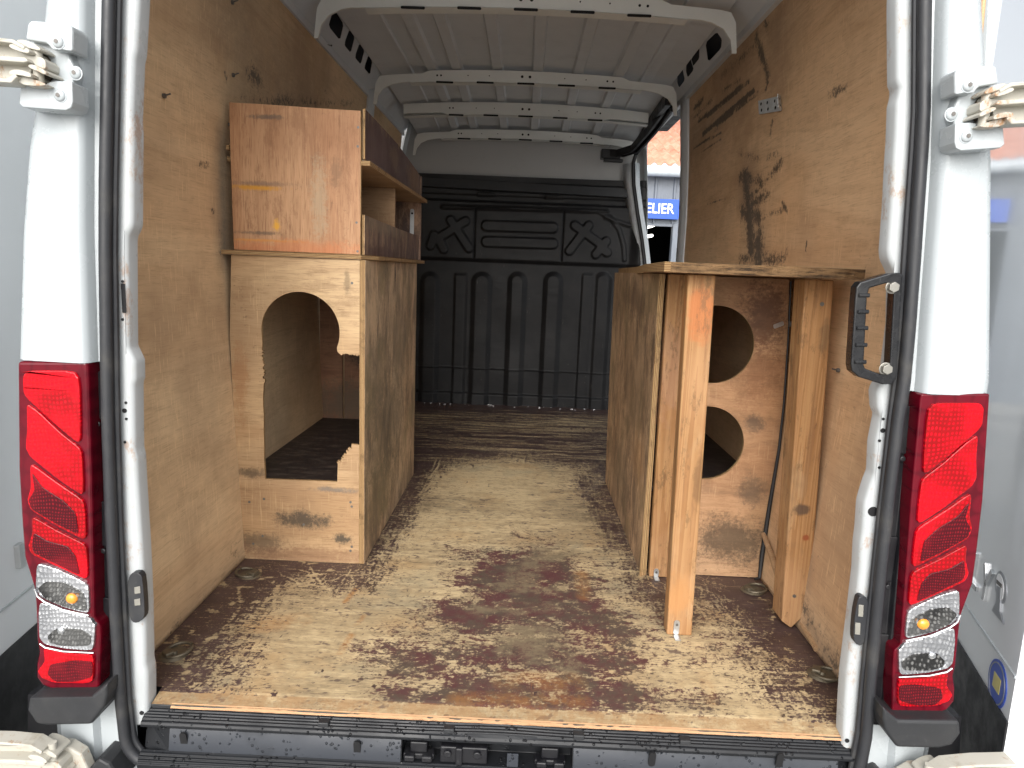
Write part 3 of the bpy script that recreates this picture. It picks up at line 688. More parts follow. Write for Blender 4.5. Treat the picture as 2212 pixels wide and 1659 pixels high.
# sliding door opening, right side -------------------------------------------
def P3(px, py, Y): return tuple(at(px, py, Y=Y))
tr_ = MB()
pts = [P3(1462, 205, 2.62), P3(1440, 243, 2.8), P3(1408, 285, 3.05), P3(1372, 325, 3.3), P3(1340, 335, 3.4), P3(1308, 333, 3.45)]
tr_.loft([[(p[0]-.03, p[1], p[2]+.035), (p[0]+.03, p[1], p[2]+.035), (p[0]+.03, p[1], p[2]-.012), (p[0]+.012, p[1], p[2]-.012), (p[0]+.012, p[1], p[2]+.01), (p[0]-.012, p[1], p[2]+.01), (p[0]-.012, p[1], p[2]-.012), (p[0]-.03, p[1], p[2]-.012)] for p in pts], True, 0, True)
trk = tr_.build('door_track', M['blacktrim'], van, bevel=.003)
mb = MB(); p = pts[-1]; mb.box(p[0]-.03, p[0]+.10, p[1]-.03, p[1]+.05, p[2]-.03, p[2]+.03); mb.box(p[0]-.01, p[0]+.12, p[1]-.02, p[1]+.03, p[2]-.05, p[2]-.03); mb.build('track_bracket', M['blacktrim'], trk, bevel=.004)
mb = MB(); a = P3(1448, 322*.0+226, 2.9); b = P3(1478, 233, 2.66); mb.tube([a, P3(1462, 229, 2.8), b], .010, 8); mb.sphere(a, .018, n=10); mb.build('door_roller', M['zinc'], trk, smooth=True)
mb = MB(); mb.box(.85, .99, 2.58, 3.62, 1.985, 2.05); mb.box(.765, .80, 2.58, 3.62, 1.915, 1.99); mb.build('door_header', M['blacktrim'], van, bevel=.006)
spt = [P3(1452, 236, 2.7), P3(1425, 272, 3.0), P3(1390, 316, 3.35), P3(1374, 332, 3.46), P3(1368, 352, 3.5), P3(1369, 400, 3.5), P3(1377, 460, 3.5), P3(1387, 520, 3.5), P3(1394, 580, 3.5), P3(1398, 700, 3.5), P3(1390, 860, 3.5)]
mb = MB(); mb.tube(spt, .013, 10); sls = mb.build('slide_door_seal', M['rubber'], van, smooth=True)
rows = []
for p in spt[4:]: rows.append([(p[0]-.055, p[1]+.09, p[2]), (p[0]-.03, p[1]+.03, p[2]), (p[0]-.008, p[1]+.012, p[2])])
mb = MB(); mb.loft(rows); mb.build('front_pillar', M['primer'], van, smooth=True, solid=.003)
rows = []
for p in spt[4:]: rows.append([(p[0]+.008, p[1]-.030, p[2]), (p[0]+.044, p[1]+.015, p[2]), (p[0]+.046, p[1]+.10, p[2])])
mb = MB(); mb.loft(rows); mb.build('outer_pillar', M['white'], van, smooth=True, solid=.003)

# outer body shell -------------------------------------------------------------
ZB = [-.45, -.1, .4, .77, 1.03, 1.45, 1.8, 2.0, 2.1]; XB = [.985, .995, 1.0, .995, .985, .965, .93, .88, .78]
mb = MB()
prof = [(-x, z) for x, z in zip(XB, ZB)] + [(-.4, 2.135), (0, 2.145), (.4, 2.135)] + [(x, z) for x, z in zip(XB[::-1], ZB[::-1])]
mb.loft([[(x, y, z) for x, z in prof] for y in (.12, 2.60)])
mb.loft([[(x*f, y, z) for x, z in prof] for y, f in ((3.52, .905), (5.2, .88))])
k = ZB.index(1.8); pl = prof[:len(prof)-k-1+0]
pl2 = [q for q in prof if not (q[0] > .87 and q[1] < 2.05)]
mb.loft([[(x, y, z) for x, z in pl2] for y in (2.60, 3.52)])
mb.box(.90, .99, 2.60, 3.52, -.45, -.06)
mb.build('body_shell', M['white'], van, smooth=True, solid=.002)
mb = MB(); mb.box(-.97, .97, .05, 5.2, -.45, -.04); mb.build('underbody', M['blacktrim'], van)
mb = MB(); mb.box(-.86, .86, -.03, .02, 1.93, 2.10); mb.box(-.88, .88, .02, .12, 2.02, 2.12); mb.build('rear_header', M['white'], van, bevel=.01)
# wheels on the ground
def wheel(x, y):
    mb = MB(); s_ = 1 if x > 0 else -1
    rows = [[(x+s_*dx, y+r*math.cos(a), GZ+.33+r*math.sin(a)) for a in np.linspace(0, 2*math.pi, 40, endpoint=False)] for dx, r in ((-.10, .22), (-.11, .29), (-.09, .325), (.09, .325), (.11, .29), (.10, .22))]
    mb.loft(rows, True); o = mb.build('wheel', M['rubber'], van, smooth=True)
    mb = MB(); mb.cyl((x-s_*.06, y, GZ+.33), (s_, 0, 0), .225, .11, 32, r2=.20); mb.build('rim', M['zinc'], o, smooth=True)
for x in (-.84, .84):
    wheel(x, 1.3); wheel(x, 4.7)

# rear corner pillars ------------------------------------------------------------
def tab(pts, Y): # pixel edge -> X(z)
    q = [at(a, b, Y=Y) for a, b in pts]; z = [p[2] for p in q][::-1]; x = [p[0] for p in q][::-1]
    def f(zz):
        if zz > z[-1]: return x[-1] - np.sign(x[-1])*.085*(zz-z[-1])
        return float(np.interp(zz, z, x))
    return f
LE = dict(outer=tab([(95, 0), (70, 240), (58, 320), (45, 500), (37, 785)], -.035), crease=tab([(178, 0), (178, 300), (178, 500), (188, 790)], -.05),
  so=tab([(227, 0), (220, 400), (220, 560), (222, 785), (224, 910), (234, 1150), (243, 1350), (257, 1570)], -.03),
  si=tab([(262, 0), (254, 400), (252, 560), (257, 785), (259, 910), (265, 1130), (276, 1350), (287, 1570)], -.03),
  j=tab([(300, 0), (294, 110), (290, 125), (289, 150), (286, 235), (285, 250), (287, 280), (286, 485), (283, 495), (276, 507), (274, 520), (276, 750), (284, 766), (291, 780), (292, 822), (288, 832), (290, 975), (294, 990), (297, 1050), (306, 1190), (312, 1320), (314, 1440), (318, 1455), (318, 1560)], -.012))
RE = dict(outer=tab([(2126, 0), (2140, 240), (2147, 330), (2146, 500), (2143, 820), (2137, 860)], -.035), crease=tab([(2046, 0), (2036, 350), (2029, 450), (2021, 550), (2009, 700), (2001, 820), (1997, 860)], -.05),
  so=tab([(2004, 0), (2002, 250), (1997, 350), (1990, 450), (1984, 550), (1973, 700), (1961, 825), (1954, 853), (1929, 1040), (1907, 1240), (1888, 1461), (1877, 1625)], -.03),
  si=tab([(1973, 0), (1971, 250), (1964, 350), (1956, 450), (1949, 550), (1939, 700), (1929, 825), (1925, 853), (1905, 1040), (1884, 1240), (1860, 1461), (1844, 1625)], -.03),
  j=tab([(1938, 0), (1939, 175), (1944, 185), (1944, 200), (1938, 222), (1935, 300), (1932, 340), (1926, 450), (1919, 540), (1921, 560), (1930, 578), (1936, 592), (1934, 700), (1920, 812), (1900, 836), (1896, 850), (1898, 885), (1905, 900), (1893, 960), (1890, 1025), (1880, 1050), (1868, 1090), (1864, 1150), (1860, 1180), (1857, 1240), (1844, 1350), (1830, 1460), (1825, 1535), (1822, 1600)], -.012))
for s_, E_ in ((-1, LE), (1, RE)):
    ztl = .772 if s_ < 0 else .782
    rows = []
    for z in np.linspace(ztl, 1.99, 42):
        xo = E_['outer'](z); xc = E_['crease'](z); so = E_['so'](z); ws = s_
        pts = [(s_*.985 if z < 1.1 else s_*(.985-.10*(z-1.1)), .125), (xo+ws*.038, .05), (xo+ws*.010, -.005), (xo-ws*.004, -.032), (xo-ws*.022, -.046), (xc+ws*.012, -.054), (xc+ws*.004, -.052), (xc-ws*.002, -.040), (xc-ws*.006, -.022), (so+ws*.004, -.018), (so-ws*.02, -.016)]
        if z < ztl+.055: pts = [(p[0], p[1]+ (.0)) for p in pts]
        rows.append([(p[0], p[1], z) for p in pts])
    mb = MB(); mb.loft(rows); b0 = rows[0]; mb.add(b0+[(q[0], .06, q[2]) for q in b0], [(i, i+1, i+1+len(b0), i+len(b0)) for i in range(len(b0)-1)])
    mb.build('rear_pillar', M['white'], van, smooth=True, angle=50)
    # jamb flange with wavy inner edge
    rows = []
    for z in np.linspace(-.055, 1.95, 260):
        si = E_['si'](z); j = E_['j'](z)
        rows.append([(si+s_*.02, -.014, z), (si-s_*.004, -.012, z), (j+s_*.010, -.012, z), (j+s_*.003, -.009, z), (j, -.002, z), (j+s_*.001, .028, z), (j+s_*.05, .06, z), (s_*.885, .062, z)])
    mb = MB(); mb.loft(rows); jm = mb.build('door_jamb', M['jamb'], van, smooth=True, angle=50)
    mb = MB()
    hl = ((265, 608, 3), (265, 690, 3), (269, 887, 5), (272, 870, 3), (273, 905, 3), (270, 955, 3), (306, 1540, 5)) if s_ < 0 else ((1908, 905, 3), (1907, 930, 5), (1900, 952, 3), (1899, 1010, 3), (1886, 1105, 11), (1830, 1600, 5))
    for px, py, r in hl:
        p = at(px, py, Y=-.0125); mb.cyl((p[0], -.0135, p[2]), (0, 1, 0), r*.00095, .002, 16)
    if s_ < 0: q0 = at(261, 612, Y=-.013); q1 = at(273, 676, Y=-.013); mb.prism([rrect(q0[0], q1[0], q1[2], q0[2], .002)], 'Y', -.0135, -.0125)
    build_each(mb, 'punched_hole', M['dark'], jm)
    # black panel between seal and lamp, and body behind the lamp
    rows = []
    for z in np.linspace(.03, ztl, 12):
        so = E_['so'](z); rows.append([(so-s_*.01, -.010, z), (so+s_*.03, -.010, z), (so+s_*.034, -.022, z), (so+s_*.075, -.022, z), (s_*.99, .0, z), (s_*.99, .125, z)])
    mb = MB(); mb.loft(rows); o = mb.build('lamp_recess', M['blacktrim'], van, bevel=.002)
    mb = MB()
    for z in (.70, .42, .2): so = E_['so'](z); mb.box(*sorted((so+s_*.008, so+s_*.03)), -.016, -.009, z-.05, z+.05)
    for z in (.64, .36): so = E_['so'](z); mb.cyl((so+s_*.02, -.0165, z), (0, -1, 0), .006, .004, 12)
    build_each(mb, 'clip', M['blacktrim'], o, bevel=.002)
    # lower white body under the lamp
    rows = []
    for z in np.linspace(-.40, .035, 6):
        so = E_['so'](z); rows.append([(so-s_*.03, -.012, z), (so+s_*.05, -.016, z), (so+s_*.058, -.032, z), (s_*.955, -.030, z), (s_*.985, .0, z), (s_*.985, .125, z)])
    mb = MB(); mb.loft(rows); mb.build('lower_corner_panel', M['white'], van, smooth=True, angle=30)

# door seal: one rubber frame round the opening ------------------------------------
def seal_path(off, Yy):
    P = []
    for z in np.linspace(1.9, .02, 30): P.append(((LE['so'](z)*(1-off)+LE['si'](z)*off), Yy, z))
    x0 = P[-1][0]; x1 = RE['so'](.02)*(1-off)+RE['si'](.02)*off
    zb = -.142+.012*off; r = .07
    for a in np.linspace(0, 90, 8)[0:]: P.append((x0+.004+r-r*math.cos(math.radians(a)), Yy, zb+r-r*math.sin(math.radians(a))))
    for t in np.linspace(.06, .94, 20): P.append((x0+(x1-x0)*t, Yy-.003, zb))
    for a in np.linspace(90, 0, 8): P.append((x1-.004-r+r*math.cos(math.radians(a)), Yy, zb+r-r*math.sin(math.radians(a))))
    for z in np.linspace(.02, 1.9, 30): P.append(((RE['so'](z)*(1-off)+RE['si'](z)*off), Yy, z))
    return P
mb = MB(); mb.tube(seal_path(.34, -.034), .0125, 12); mb.tube(seal_path(.74, -.024), .0065, 10); mb.build('door_seal', M['rubber'], van, smooth=True)

# sill ---------------------------------------------------------------------------------
mb = MB(); xl, xr = -.775, .808
pf = [(.01, -.0205), (-.003, -.0205), (-.004, -.024), (-.009, -.024), (-.010, -.027), (-.015, -.027), (-.016, -.030), (-.021, -.030), (-.022, -.034), (-.027, -.035), (-.031, -.040), (-.030, -.047), (-.020, -.052)]
pf2 = [(-.030, -.102), (-.033, -.104), (-.038, -.106), (-.038, -.110), (-.043, -.110), (-.043, -.115), (-.048, -.115), (-.048, -.121), (-.052, -.123), (-.050, -.140), (-.03, -.15)]
def sprof(x):
    c = .004*math.exp(-((x-.03)/.16)**2)
    return pf
xsamp = list(np.linspace(xl, xr, 60))
mb.loft([[(x, y, z+.004*math.exp(-((x-.03)/.12)**2)*(1 if i < 9 else 0)) for i, (y, z) in enumerate(pf)] for x in xsamp])
mb.loft([[(x, y, z) for y, z in pf2] for x in xsamp])
cl, cr = at(868, 1600, Y=-.025)[0], at(1238, 1610, Y=-.025)[0]
for a, b in ((xl+.06, cl), (cr, xr-.03)):
    mb.add([(a, -.020, -.052), (b, -.020, -.052), (b, -.030, -.102), (a, -.030, -.102)], [(0, 1, 2, 3)])
mb.add([(cl, -.020, -.052), (cl, .02, -.055), (cr, .02, -.055), (cr, -.020, -.052), (cl, -.03, -.102), (cl, .02, -.102), (cr, .02, -.102), (cr, -.03, -.102)], [(0, 1, 2, 3), (4, 5, 6, 7), (1, 2, 6, 5), (0, 1, 5, 4), (3, 2, 6, 7)])
mb.add([(xl, .0, -.048), (xl+.06, -.020, -.052), (xl+.06, -.030, -.102), (xl, -.02, -.115)], [(0, 1, 2, 3)])
mb.add([(xr, .0, -.048), (xr-.03, -.020, -.052), (xr-.03, -.030, -.102), (xr, -.02, -.115)], [(0, 1, 2, 3)])
sill = mb.build('sill_trim', M['sill'], van, bevel=.0015, solid=0)
sf = MB()
for a, b in ((xl+.062, cl-.002), (cr+.002, xr-.032)):
    N = 30; rows = []
    for t in np.linspace(0, 1, N):
        x = a+(b-a)*t; rows.append([(x, -.0205, -.0525), (x, -.0235, -.056), (x, -.0315, -.097), (x, -.0315, -.1015)])
    sf.loft(rows)
build_each(sf, 'sill_face', M['sillface_sheen'], sill, smooth=True)
mb = MB()
for px, py in ((398, 1594), (772, 1612), (1408, 1635), (1682, 1635)):
    p = at(px, py, Y=-.027); mb.prism([rrect(p[0]-.0075, p[0]+.0075, p[2]-.022, p[2]+.017, .007)], 'Y', -.0305, -.0255, fn=lambda q: (q[0], q[1]-(q[2]+.077)*(-.2)*-1, q[2]))
build_each(mb, 'drain_slot', M['dark'], sill)
mb = MB()
for px in (700, 970, 1250, 1480): p = at(px, 1560+px*.02, Y=-.015); mb.box(p[0]-.012, p[0]+.012, -.024, -.006, -.032, -.020)
build_each(mb, 'clip', M['plastic'], sill, bevel=.002)
mb = MB(); c_ = at(1005, 1610, Y=-.02)[0]
mb.box(c_-.055, c_+.05, -.028, .0, -.100, -.060); mb.box(c_-.02, c_-.005, -.036, -.02, -.100, -.058); mb.cyl((c_-.038, -.03, -.075), (0, -1, 0), .009, .005, 14); mb.cyl((c_+.028, -.03, -.075), (0, -1, 0), .009, .005, 14)
for px, w_ in ((905, .035), (1190, .035)):
    c2 = at(px, 1610, Y=-.02)[0]
    mb.box(c2-w_, c2+w_, -.022, 0, -.100, -.086); mb.box(c2-w_+.004, c2-.008, -.034, -.02, -.098, -.084); mb.box(c2+.008, c2+w_-.004, -.034, -.02, -.098, -.084); mb.box(c2-.02, c2+.018, -.018, 0, -.086, -.06)
build_each(mb, 'latch_striker', M['blacktrim'], sill, bevel=.003)
mb = MB()
p = at(1108, 1612, Y=-.03)[0]; mb.box(p-.012, p+.013, -.034, -.03, -.098, -.066); mb.build('striker_plate', M['sillface_sheen'], sill, bevel=.001)
# body below the seal
mb = MB(); mb.box(-.80, .82, -.045, .05, -.42, -.150); mb.build('rear_valance', M['white'], van, bevel=.01)
mb = MB(); mb.box(-.95, .97, -.12, .0, -.44, -.26); mb.build('rear_bumper', M['plastic'], van, bevel=.02)

# tail lights ---------------------------------------------------------------------------
def maker(side):
    if side < 0: f = lambda x, y: (x, y)
    else: f = lambda x, y: (2137-(x-38)*.985-((y-785)/705*38), 855+(y-785)*(685/705))
    def g_(x, y, Y): q = at(*f(x, y), Y=Y); return (q[0], q[2])
    return g_
zz = lambda x, y: (x*.639*.864, (860+y*.639)*.864)       # close-up reading -> photo units
OUT = [zz(*q) for q in ((66, 68), (338, 68), (342, 95), (356, 500), (367, 1080), (390, 1102), (392, 1160), (386, 1348), (370, 1354), (200, 1352), (165, 1338), (140, 1305), (140, 1255), (150, 1205), (142, 1160), (138, 1050), (132, 960), (92, 830), (82, 700), (70, 500))]
def lamp(side):
    g_ = maker(side)
    body = [g_(x, y, -.050) for x, y in OUT]
    def curve(q):   # outer side wraps forward round the corner
        ax = abs(q[0]); xo = .93; return (q[0], q[1]+max(0, ax-xo)**2*9, q[2])
    mb = MB(); mb.prism([body], 'Y', -.050, .03, 0, 0); lm = mb.build('tail_light', M['redframe'], van, bevel=.008, seg=3)
    def cell(name, pts, mat, y=-.056, th=.005, bev=.003, smooth=1):
        P = [g_(*zz(*q), -.054) for q in pts]
        if smooth: P = smooth_poly(smooth_poly(P, 1, .12), 1, .2)
        m_ = MB(); m_.prism([P], 'Y', y, y+th+.004); return m_.build(name, mat, lm, bevel=bev)
    R = M['red']
    a = cell('red_lens', ((108, 104), (312, 104), (318, 398), (240, 335), (108, 215), (92, 190), (90, 125)), R)
    b = cell('red_lens', ((106, 232), (150, 262), (240, 348), (322, 412), (330, 598), (230, 530), (118, 440), (102, 405), (108, 330)), R)
    c = cell('red_lens', ((118, 462), (230, 545), (332, 612), (340, 772), (230, 715), (122, 650), (108, 610), (122, 560)), R)
    d_ = cell('red_lens', ((126, 672), (230, 732), (341, 786), (346, 925), (230, 872), (125, 822), (112, 790), (128, 740)), R)
    cell('reflector', ((128, 500), (170, 560), (250, 610), (300, 660), (312, 745), (230, 705), (128, 645), (115, 610), (140, 570)), M['reddark'], -.0575, .002, .001)
    cell('reflector', ((135, 735), (190, 770), (270, 790), (300, 830), (318, 905), (230, 862), (135, 815), (128, 790)), M['reddark'], -.0575, .002, .001)
    cell('clear_lens', ((145, 855), (230, 880), (347, 938), (351, 1056), (250, 1030), (160, 990), (140, 960)), M['clear'])
    cell('reflector', ((150, 955), (185, 925), (260, 932), (330, 968), (348, 1045), (270, 1030), (185, 1000)), M['cleardark'], -.0575, .002, .001)
    cell('clear_lens', ((158, 1008), (250, 1045), (352, 1068), (366, 1092), (374, 1098), (366, 1200), (250, 1190), (175, 1172), (156, 1150), (152, 1060)), M['clear'])
    cell('reflector', ((190, 1140), (225, 1108), (320, 1112), (362, 1140), (355, 1178), (250, 1180), (195, 1165)), M['cleardark'], -.0575, .002, .001)
    cell('red_lens', ((172, 1188), (250, 1208), (368, 1212), (366, 1326), (215, 1324), (165, 1305), (150, 1278), (178, 1240)), R)
    cell('reflector', ((200, 1250), (300, 1235), (366, 1240), (364, 1300), (290, 1320), (220, 1318), (190, 1290)), M['reddark'], -.0575, .002, .001)
    q = g_(*zz(278, 998), -.06); m_ = MB(); m_.sphere((q[0], -.0575, q[1]), .0125, 1, .6, .95, 14); m_.build('indicator_bulb', M['amber'], lm, smooth=True)
    q = g_(*zz(235, 1125), -.06); m_ = MB(); m_.sphere((q[0], -.0575, q[1]), .008, 1, .5, 1, 12); m_.build('reverse_bulb', M['chrome'], lm, smooth=True)
    m_ = MB(); m_.tube([(*(lambda v: (v[0], -.0585, v[1]))(g_(*zz(*q), -.056)),) for q in ((138, 955), (150, 985), (180, 1008), (250, 1038), (350, 1060))], .0022, 8); m_.build('chrome_bead', M['chrome'], lm, smooth=True)
    m_ = MB(); m_.tube([(*(lambda v: (v[0], -.0585, v[1]))(g_(*zz(*q), -.056)),) for q in ((160, 1170), (180, 1185), (250, 1200), (370, 1206))], .002, 8); m_.build('chrome_bead', M['chrome'], lm, smooth=True)
    # corner bumper pad below
    P = [g_(*q, -.06) for q in ((80, 1492), (212, 1490), (246, 1462), (246, 1488), (240, 1512), (212, 1550), (120, 1552), (92, 1545), (76, 1520))]
    m_ = MB(); m_.prism([P], 'Y', -.085, .03); bp = m_.build('bumper_corner', M['plastic'], van, bevel=.014, seg=3)
    m_ = MB(); q = [g_(*q_, -.05) for q_ in ((70, 1500), (225, 1500), (225, 1660), (40, 1900), (10, 1900), (60, 1600))]
    m_.prism([[g_(*q_, .02) for q_ in ((60, 1500), (150, 1500), (150, 1640), (60, 1640))]], 'Y', .02, .10); m_.build('wheel_arch_trim', M['blacktrim'], van)
    m_ = MB(); P = [g_(*q_, -.03) for q_ in ((95, 1660), (150, 1645), (205, 1645), (240, 1608), (262, 1620), (290, 1665), (290, 1740), (60, 1740))]
    m_.prism([P], 'Y', -.075, .0); m_.build('step_trim', M['plastic'], van, bevel=.006)
lamp(-1); lamp(1)

# hinges ------------------------------------------------------------------------------------
M['gap'] = flat('greasy_hinge_gap', (.07, .05, .03), .6, 0, .5)
def hinge(side, lower=False):
    if side < 0: f = (lambda x, y: (x, y))
    else: f = (lambda x, y: (2152-(x-60)*.93, 150+(y-55)*.95))
    hz = lambda x, y: (x*.1447*.864, (60+y*.1447)*.864)
    if lower:
        if side < 0: f2 = lambda x, y: (x*.92+40, y*.92+1512)
        else: f2 = lambda x, y: (2080-x*.92+40-40, y*.92+1560)
    def w3(x, y, Y):
        px, py = hz(x, y)
        if lower: px, py = f2(px, py)
        else: px, py = f(px, py)
        q = at(px, py, Y=Y); return (q[0], q[2])
    def pr(name, pts, mat, ya, yb, parent, bev=.004, sm=0):
        P = [w3(*q, (ya+yb)/2) for q in pts]
        if sm: P = smooth_poly(P, sm)
        m_ = MB(); m_.prism([P], 'Y', ya, yb); return m_.build(name, mat, parent, bevel=bev)
    WM = M['hinge'] if lower else M['white']
    b = pr('door_hinge', ((620, 350), (1000, 380), (1250, 530), (1390, 850), (1330, 1090), (1000, 1150), (560, 1100), (600, 700)), WM, -.078, -.05, van, .004)
    if not lower:
        pr('hinge_cover', ((640, 60), (700, 20), (1250, 50), (1385, 110), (1400, 200), (1390, 540), (1235, 515), (1060, 520), (960, 400), (600, 340)), WM, -.098, -.05, b, .007)
        pr('hinge_cover', ((520, 1100), (900, 1120), (1010, 1060), (1120, 1040), (1390, 1060), (1400, 1400), (1370, 1500), (1280, 1540), (560, 1490), (490, 1430)), WM, -.098, -.05, b, .009)
    for bx, by in ((1060, 340), (1240, 820), (1090, 1260)) if not lower else ((1180, 1100),):
        x, z = w3(bx, by, -.09); m_ = MB(); yb_ = -.098 if by != 820 else -.078
        m_.cyl((x, yb_+.002, z), (0, -1, 0), .0125, .003, 20); m_.sphere((x, yb_-.001, z), .0105, 1, .55, 1, 16); o = m_.build('hinge_bolt', WM, b, smooth=True)
        m_ = MB(); m_.cyl((x, yb_-.0068, z), (0, -1, 0), .0042, .0006, 6); m_.build('bolt_socket', M['screw'], o)
    H = M['hinge']
    for pts, ya in (((450, 340), (620, 350), (840, 470), (860, 540), (700, 500), (450, 440)), -.118), (((380, 430), (560, 450), (720, 540), (700, 600), (520, 560), (360, 490)), -.130), \
                   (((560, 640), (700, 600), (930, 660), (940, 860), (820, 800), (560, 720)), -.115), (((660, 780), (760, 770), (980, 890), (970, 960), (800, 880), (680, 830)), -.125), \
                   (((480, 980), (620, 970), (860, 1060), (980, 1110), (850, 1140), (520, 1110)), -.122), (((390, 880), (560, 870), (740, 930), (750, 1010), (560, 960), (380, 960)), -.132):
        pr('hinge_knuckle', pts, H, ya, -.07, b, .004, 1)
    pr('hinge_gap', ((690, 520), (860, 560), (900, 800), (900, 1000), (700, 1060), (640, 900), (560, 700)), M['gap'], -.0815, -.0775, b, .001, 1)
    x, z = w3(600, 380, -.11); x2, z2 = w3(600, 1120, -.11); m_ = MB(); m_.cyl((x, -.105, z2+.004), (0, 0, 1), .0085, (z-z2)-.008, 16); m_.build('hinge_pin', M['hinge'], b, smooth=True)
    # arm out to the door, ribs and web
    arm = pr('hinge_arm', ((-900, 280), (-200, 270), (350, 330), (560, 450), (600, 640), (560, 900), (420, 1050), (300, 1060), (-200, 1010), (-900, 960)), H, -.105, -.095, b, .002)
    for pts in (((-900, 255), (-200, 270), (350, 320), (560, 440), (540, 500), (330, 390), (-200, 330), (-900, 320)), ((-900, 590), (0, 595), (560, 630), (620, 700), (540, 720), (0, 680), (-900, 670)), ((-900, 940), (-200, 950), (250, 990), (380, 890), (430, 960), (330, 1065), (-200, 1035), (-900, 1010))):
        pr('arm_rib', pts, H, -.132, -.094, arm, .003)
    return b
hinge(-1); hinge(1); hinge(-1, True); hinge(1, True)

# rear doors, swung right back along the sides ------------------------------------------------
def door(side):
    if side > 0: p0 = at(2178, 1560, Y=-.06); dv = np.array([.31, 1, 0]); 
    else: p0 = at(-60, 1470, Y=-.06); dv = np.array([-.13, 1, 0])
    dv = dv/np.linalg.norm(dv); nrm = np.cross(dv, [0, 0, 1])       # face normal
    if nrm[0]*side > 0: nrm = -nrm                                    # towards the van side
    base = np.array([p0[0], p0[1], 0.]); out = -nrm
    fn = lambda q: tuple(base + dv*q[0] + np.array([0, 0, q[1]]) + out*q[2])
    def to2(px, py): 
        q = at_plane(px, py, base, nrm); return (float(np.dot(q-base, dv)), float(q[2]))
    zt = p0[2]
    mb = MB(); mb.prism([rrect(0, .78, -.42, 1.98, .02)], 'Z', 0, .045, fn=fn)
    rd_ = mb.build('rear_door', M['door'], van, bevel=.006)
    mb = MB(); mb.prism([rrect(-.012, .70, -.40, 1.95, .02)], 'Z', .0455, .085, fn=fn); mb.build('inner_panel', M['door'], rd_, bevel=.008)
    mb = MB(); mb.prism([[(-.001, zt), (.80, zt), (.80, -.43), (-.001, -.43)]], 'Z', -.004, 0.001, fn=fn); mb.build('lower_trim', M['blacktrim'], rd_, bevel=.001)
    mb = MB(); a = zt+.10; mb.prism([[(0, a), (.78, a), (.78, a+.006), (0, a+.006)]], 'Z', -.003, .001, fn=fn); mb.build('crease', M['white'], rd_, bevel=.001)
    if side > 0:
        # name badge: chrome capitals reading towards the hinge edge
        z6 = lambda x, y: ((2380+x*.3015)*.864, (1350+y*.3015)*.864)
        zc = to2(*z6(250, 390)); hgt = .055
        def strokes(ch):
            return {'D': [((0, 0), (0, 1)), ((0, 1), (.5, .9)), ((.5, .9), (.62, .5)), ((.62, .5), (.5, .1)), ((.5, .1), (0, 0))], 'A': [((0, 0), (.32, 1)), ((.32, 1), (.64, 0)), ((.14, .38), (.5, .38))],
                    'I': [((0, 0), (0, 1))], 'L': [((0, 1), (0, 0)), ((0, 0), (.45, 0))], 'Y': [((0, 1), (.3, .48)), ((.6, 1), (.3, .48)), ((.3, .48), (.3, 0))]}[ch]
        u_end = to2(*z6(320, 450))[0]; zb_ = to2(*z6(290, 500))[1]; hgt = .075; w_ = .075
        mb = MB(); cur = 0; xs_ = []
        for ch, wd in zip('DAILY', (.62, .64, .0, .45, .6)): xs_.append(cur); cur += wd*w_+.035
        tot = cur-.035
        for ch, x0 in zip('DAILY', xs_):
            mb = MB()
            for (a, b) in strokes(ch):
                A_ = (u_end+(tot-(x0+a[0]*w_)), zb_+a[1]*hgt); B_ = (u_end+(tot-(x0+b[0]*w_)), zb_+b[1]*hgt)
                d2 = np.array(B_)-np.array(A_); L = np.linalg.norm(d2); d2 /= L; pn = np.array([-d2[1], d2[0]])*.007
                Q = [tuple(np.array(A_)-d2*.005+pn), tuple(np.array(B_)+d2*.005+pn), tuple(np.array(B_)+d2*.005-pn), tuple(np.array(A_)-d2*.005-pn)]
                mb.prism([Q], 'Z', -.007, .001, fn=fn)
            mb.build('badge_letter', M['chrome'], rd_, bevel=.001)
        # ribbon shaped emblem
        P = lambda *q: [to2(*z6(*a)) for a in q]
        mb = MB(); mb.prism([smooth_poly(P((400, 245), (440, 300), (460, 400), (450, 500), (420, 540), (385, 480), (362, 400), (368, 300)), 2)], 'Z', -.002, .001, fn=fn); mb.build('emblem', M['silver'], rd_)
        mb = MB(); mb.prism([smooth_poly(P((400, 270), (430, 320), (442, 400), (435, 480), (415, 510), (392, 460), (376, 400), (380, 310)), 2)], 'Z', -.003, .001, fn=fn); mb.build('emblem', M['letter'], rd_)
        mb = MB(); mb.prism([P((385, 380), (418, 400), (412, 600), (440, 700), (345, 585), (380, 520))], 'Z', -.004, .001, fn=fn); mb.build('emblem', M['silver'], rd_)
        mb = MB(); mb.prism([P((388, 330), (428, 372), (426, 400), (386, 360))], 'Z', -.0045, .001, fn=fn); mb.build('emblem', M['screw'], rd_)
        # round blue sticker
        mb = MB(); c0 = to2(*z6(380, 1190)); mb.prism([circle(c0[0], c0[1]-.0, .052, 40)], 'Z', -.002, .001, fn=fn); st = mb.build('round_sticker', M['blue'], rd_)
        mb = MB(); mb.prism([[(c0[0]-.020, c0[1]-.016), (c0[0]+.020, c0[1]-.016), (c0[0]+.020, c0[1]+.018), (c0[0]-.020, c0[1]+.018)]], 'Z', -.003, .001, fn=fn); mb.build('sticker_print', M['yellow'], rd_)
        mb = MB(); mb.prism([circle(c0[0], c0[1], .046, 40), circle(c0[0], c0[1], .043, 40)[::-1]], 'Z', -.003, .001, fn=fn); mb.build('sticker_print', M['silver'], rd_)
    else:
        c0 = to2(38, 1200); mb = MB(); mb.prism([rrect(c0[0]-.012, c0[0]+.012, c0[1]-.03, c0[1]+.03, .004)], 'Z', -.012, .001, fn=fn); mb.build('door_magnet', M['zinc'], rd_, bevel=.002)
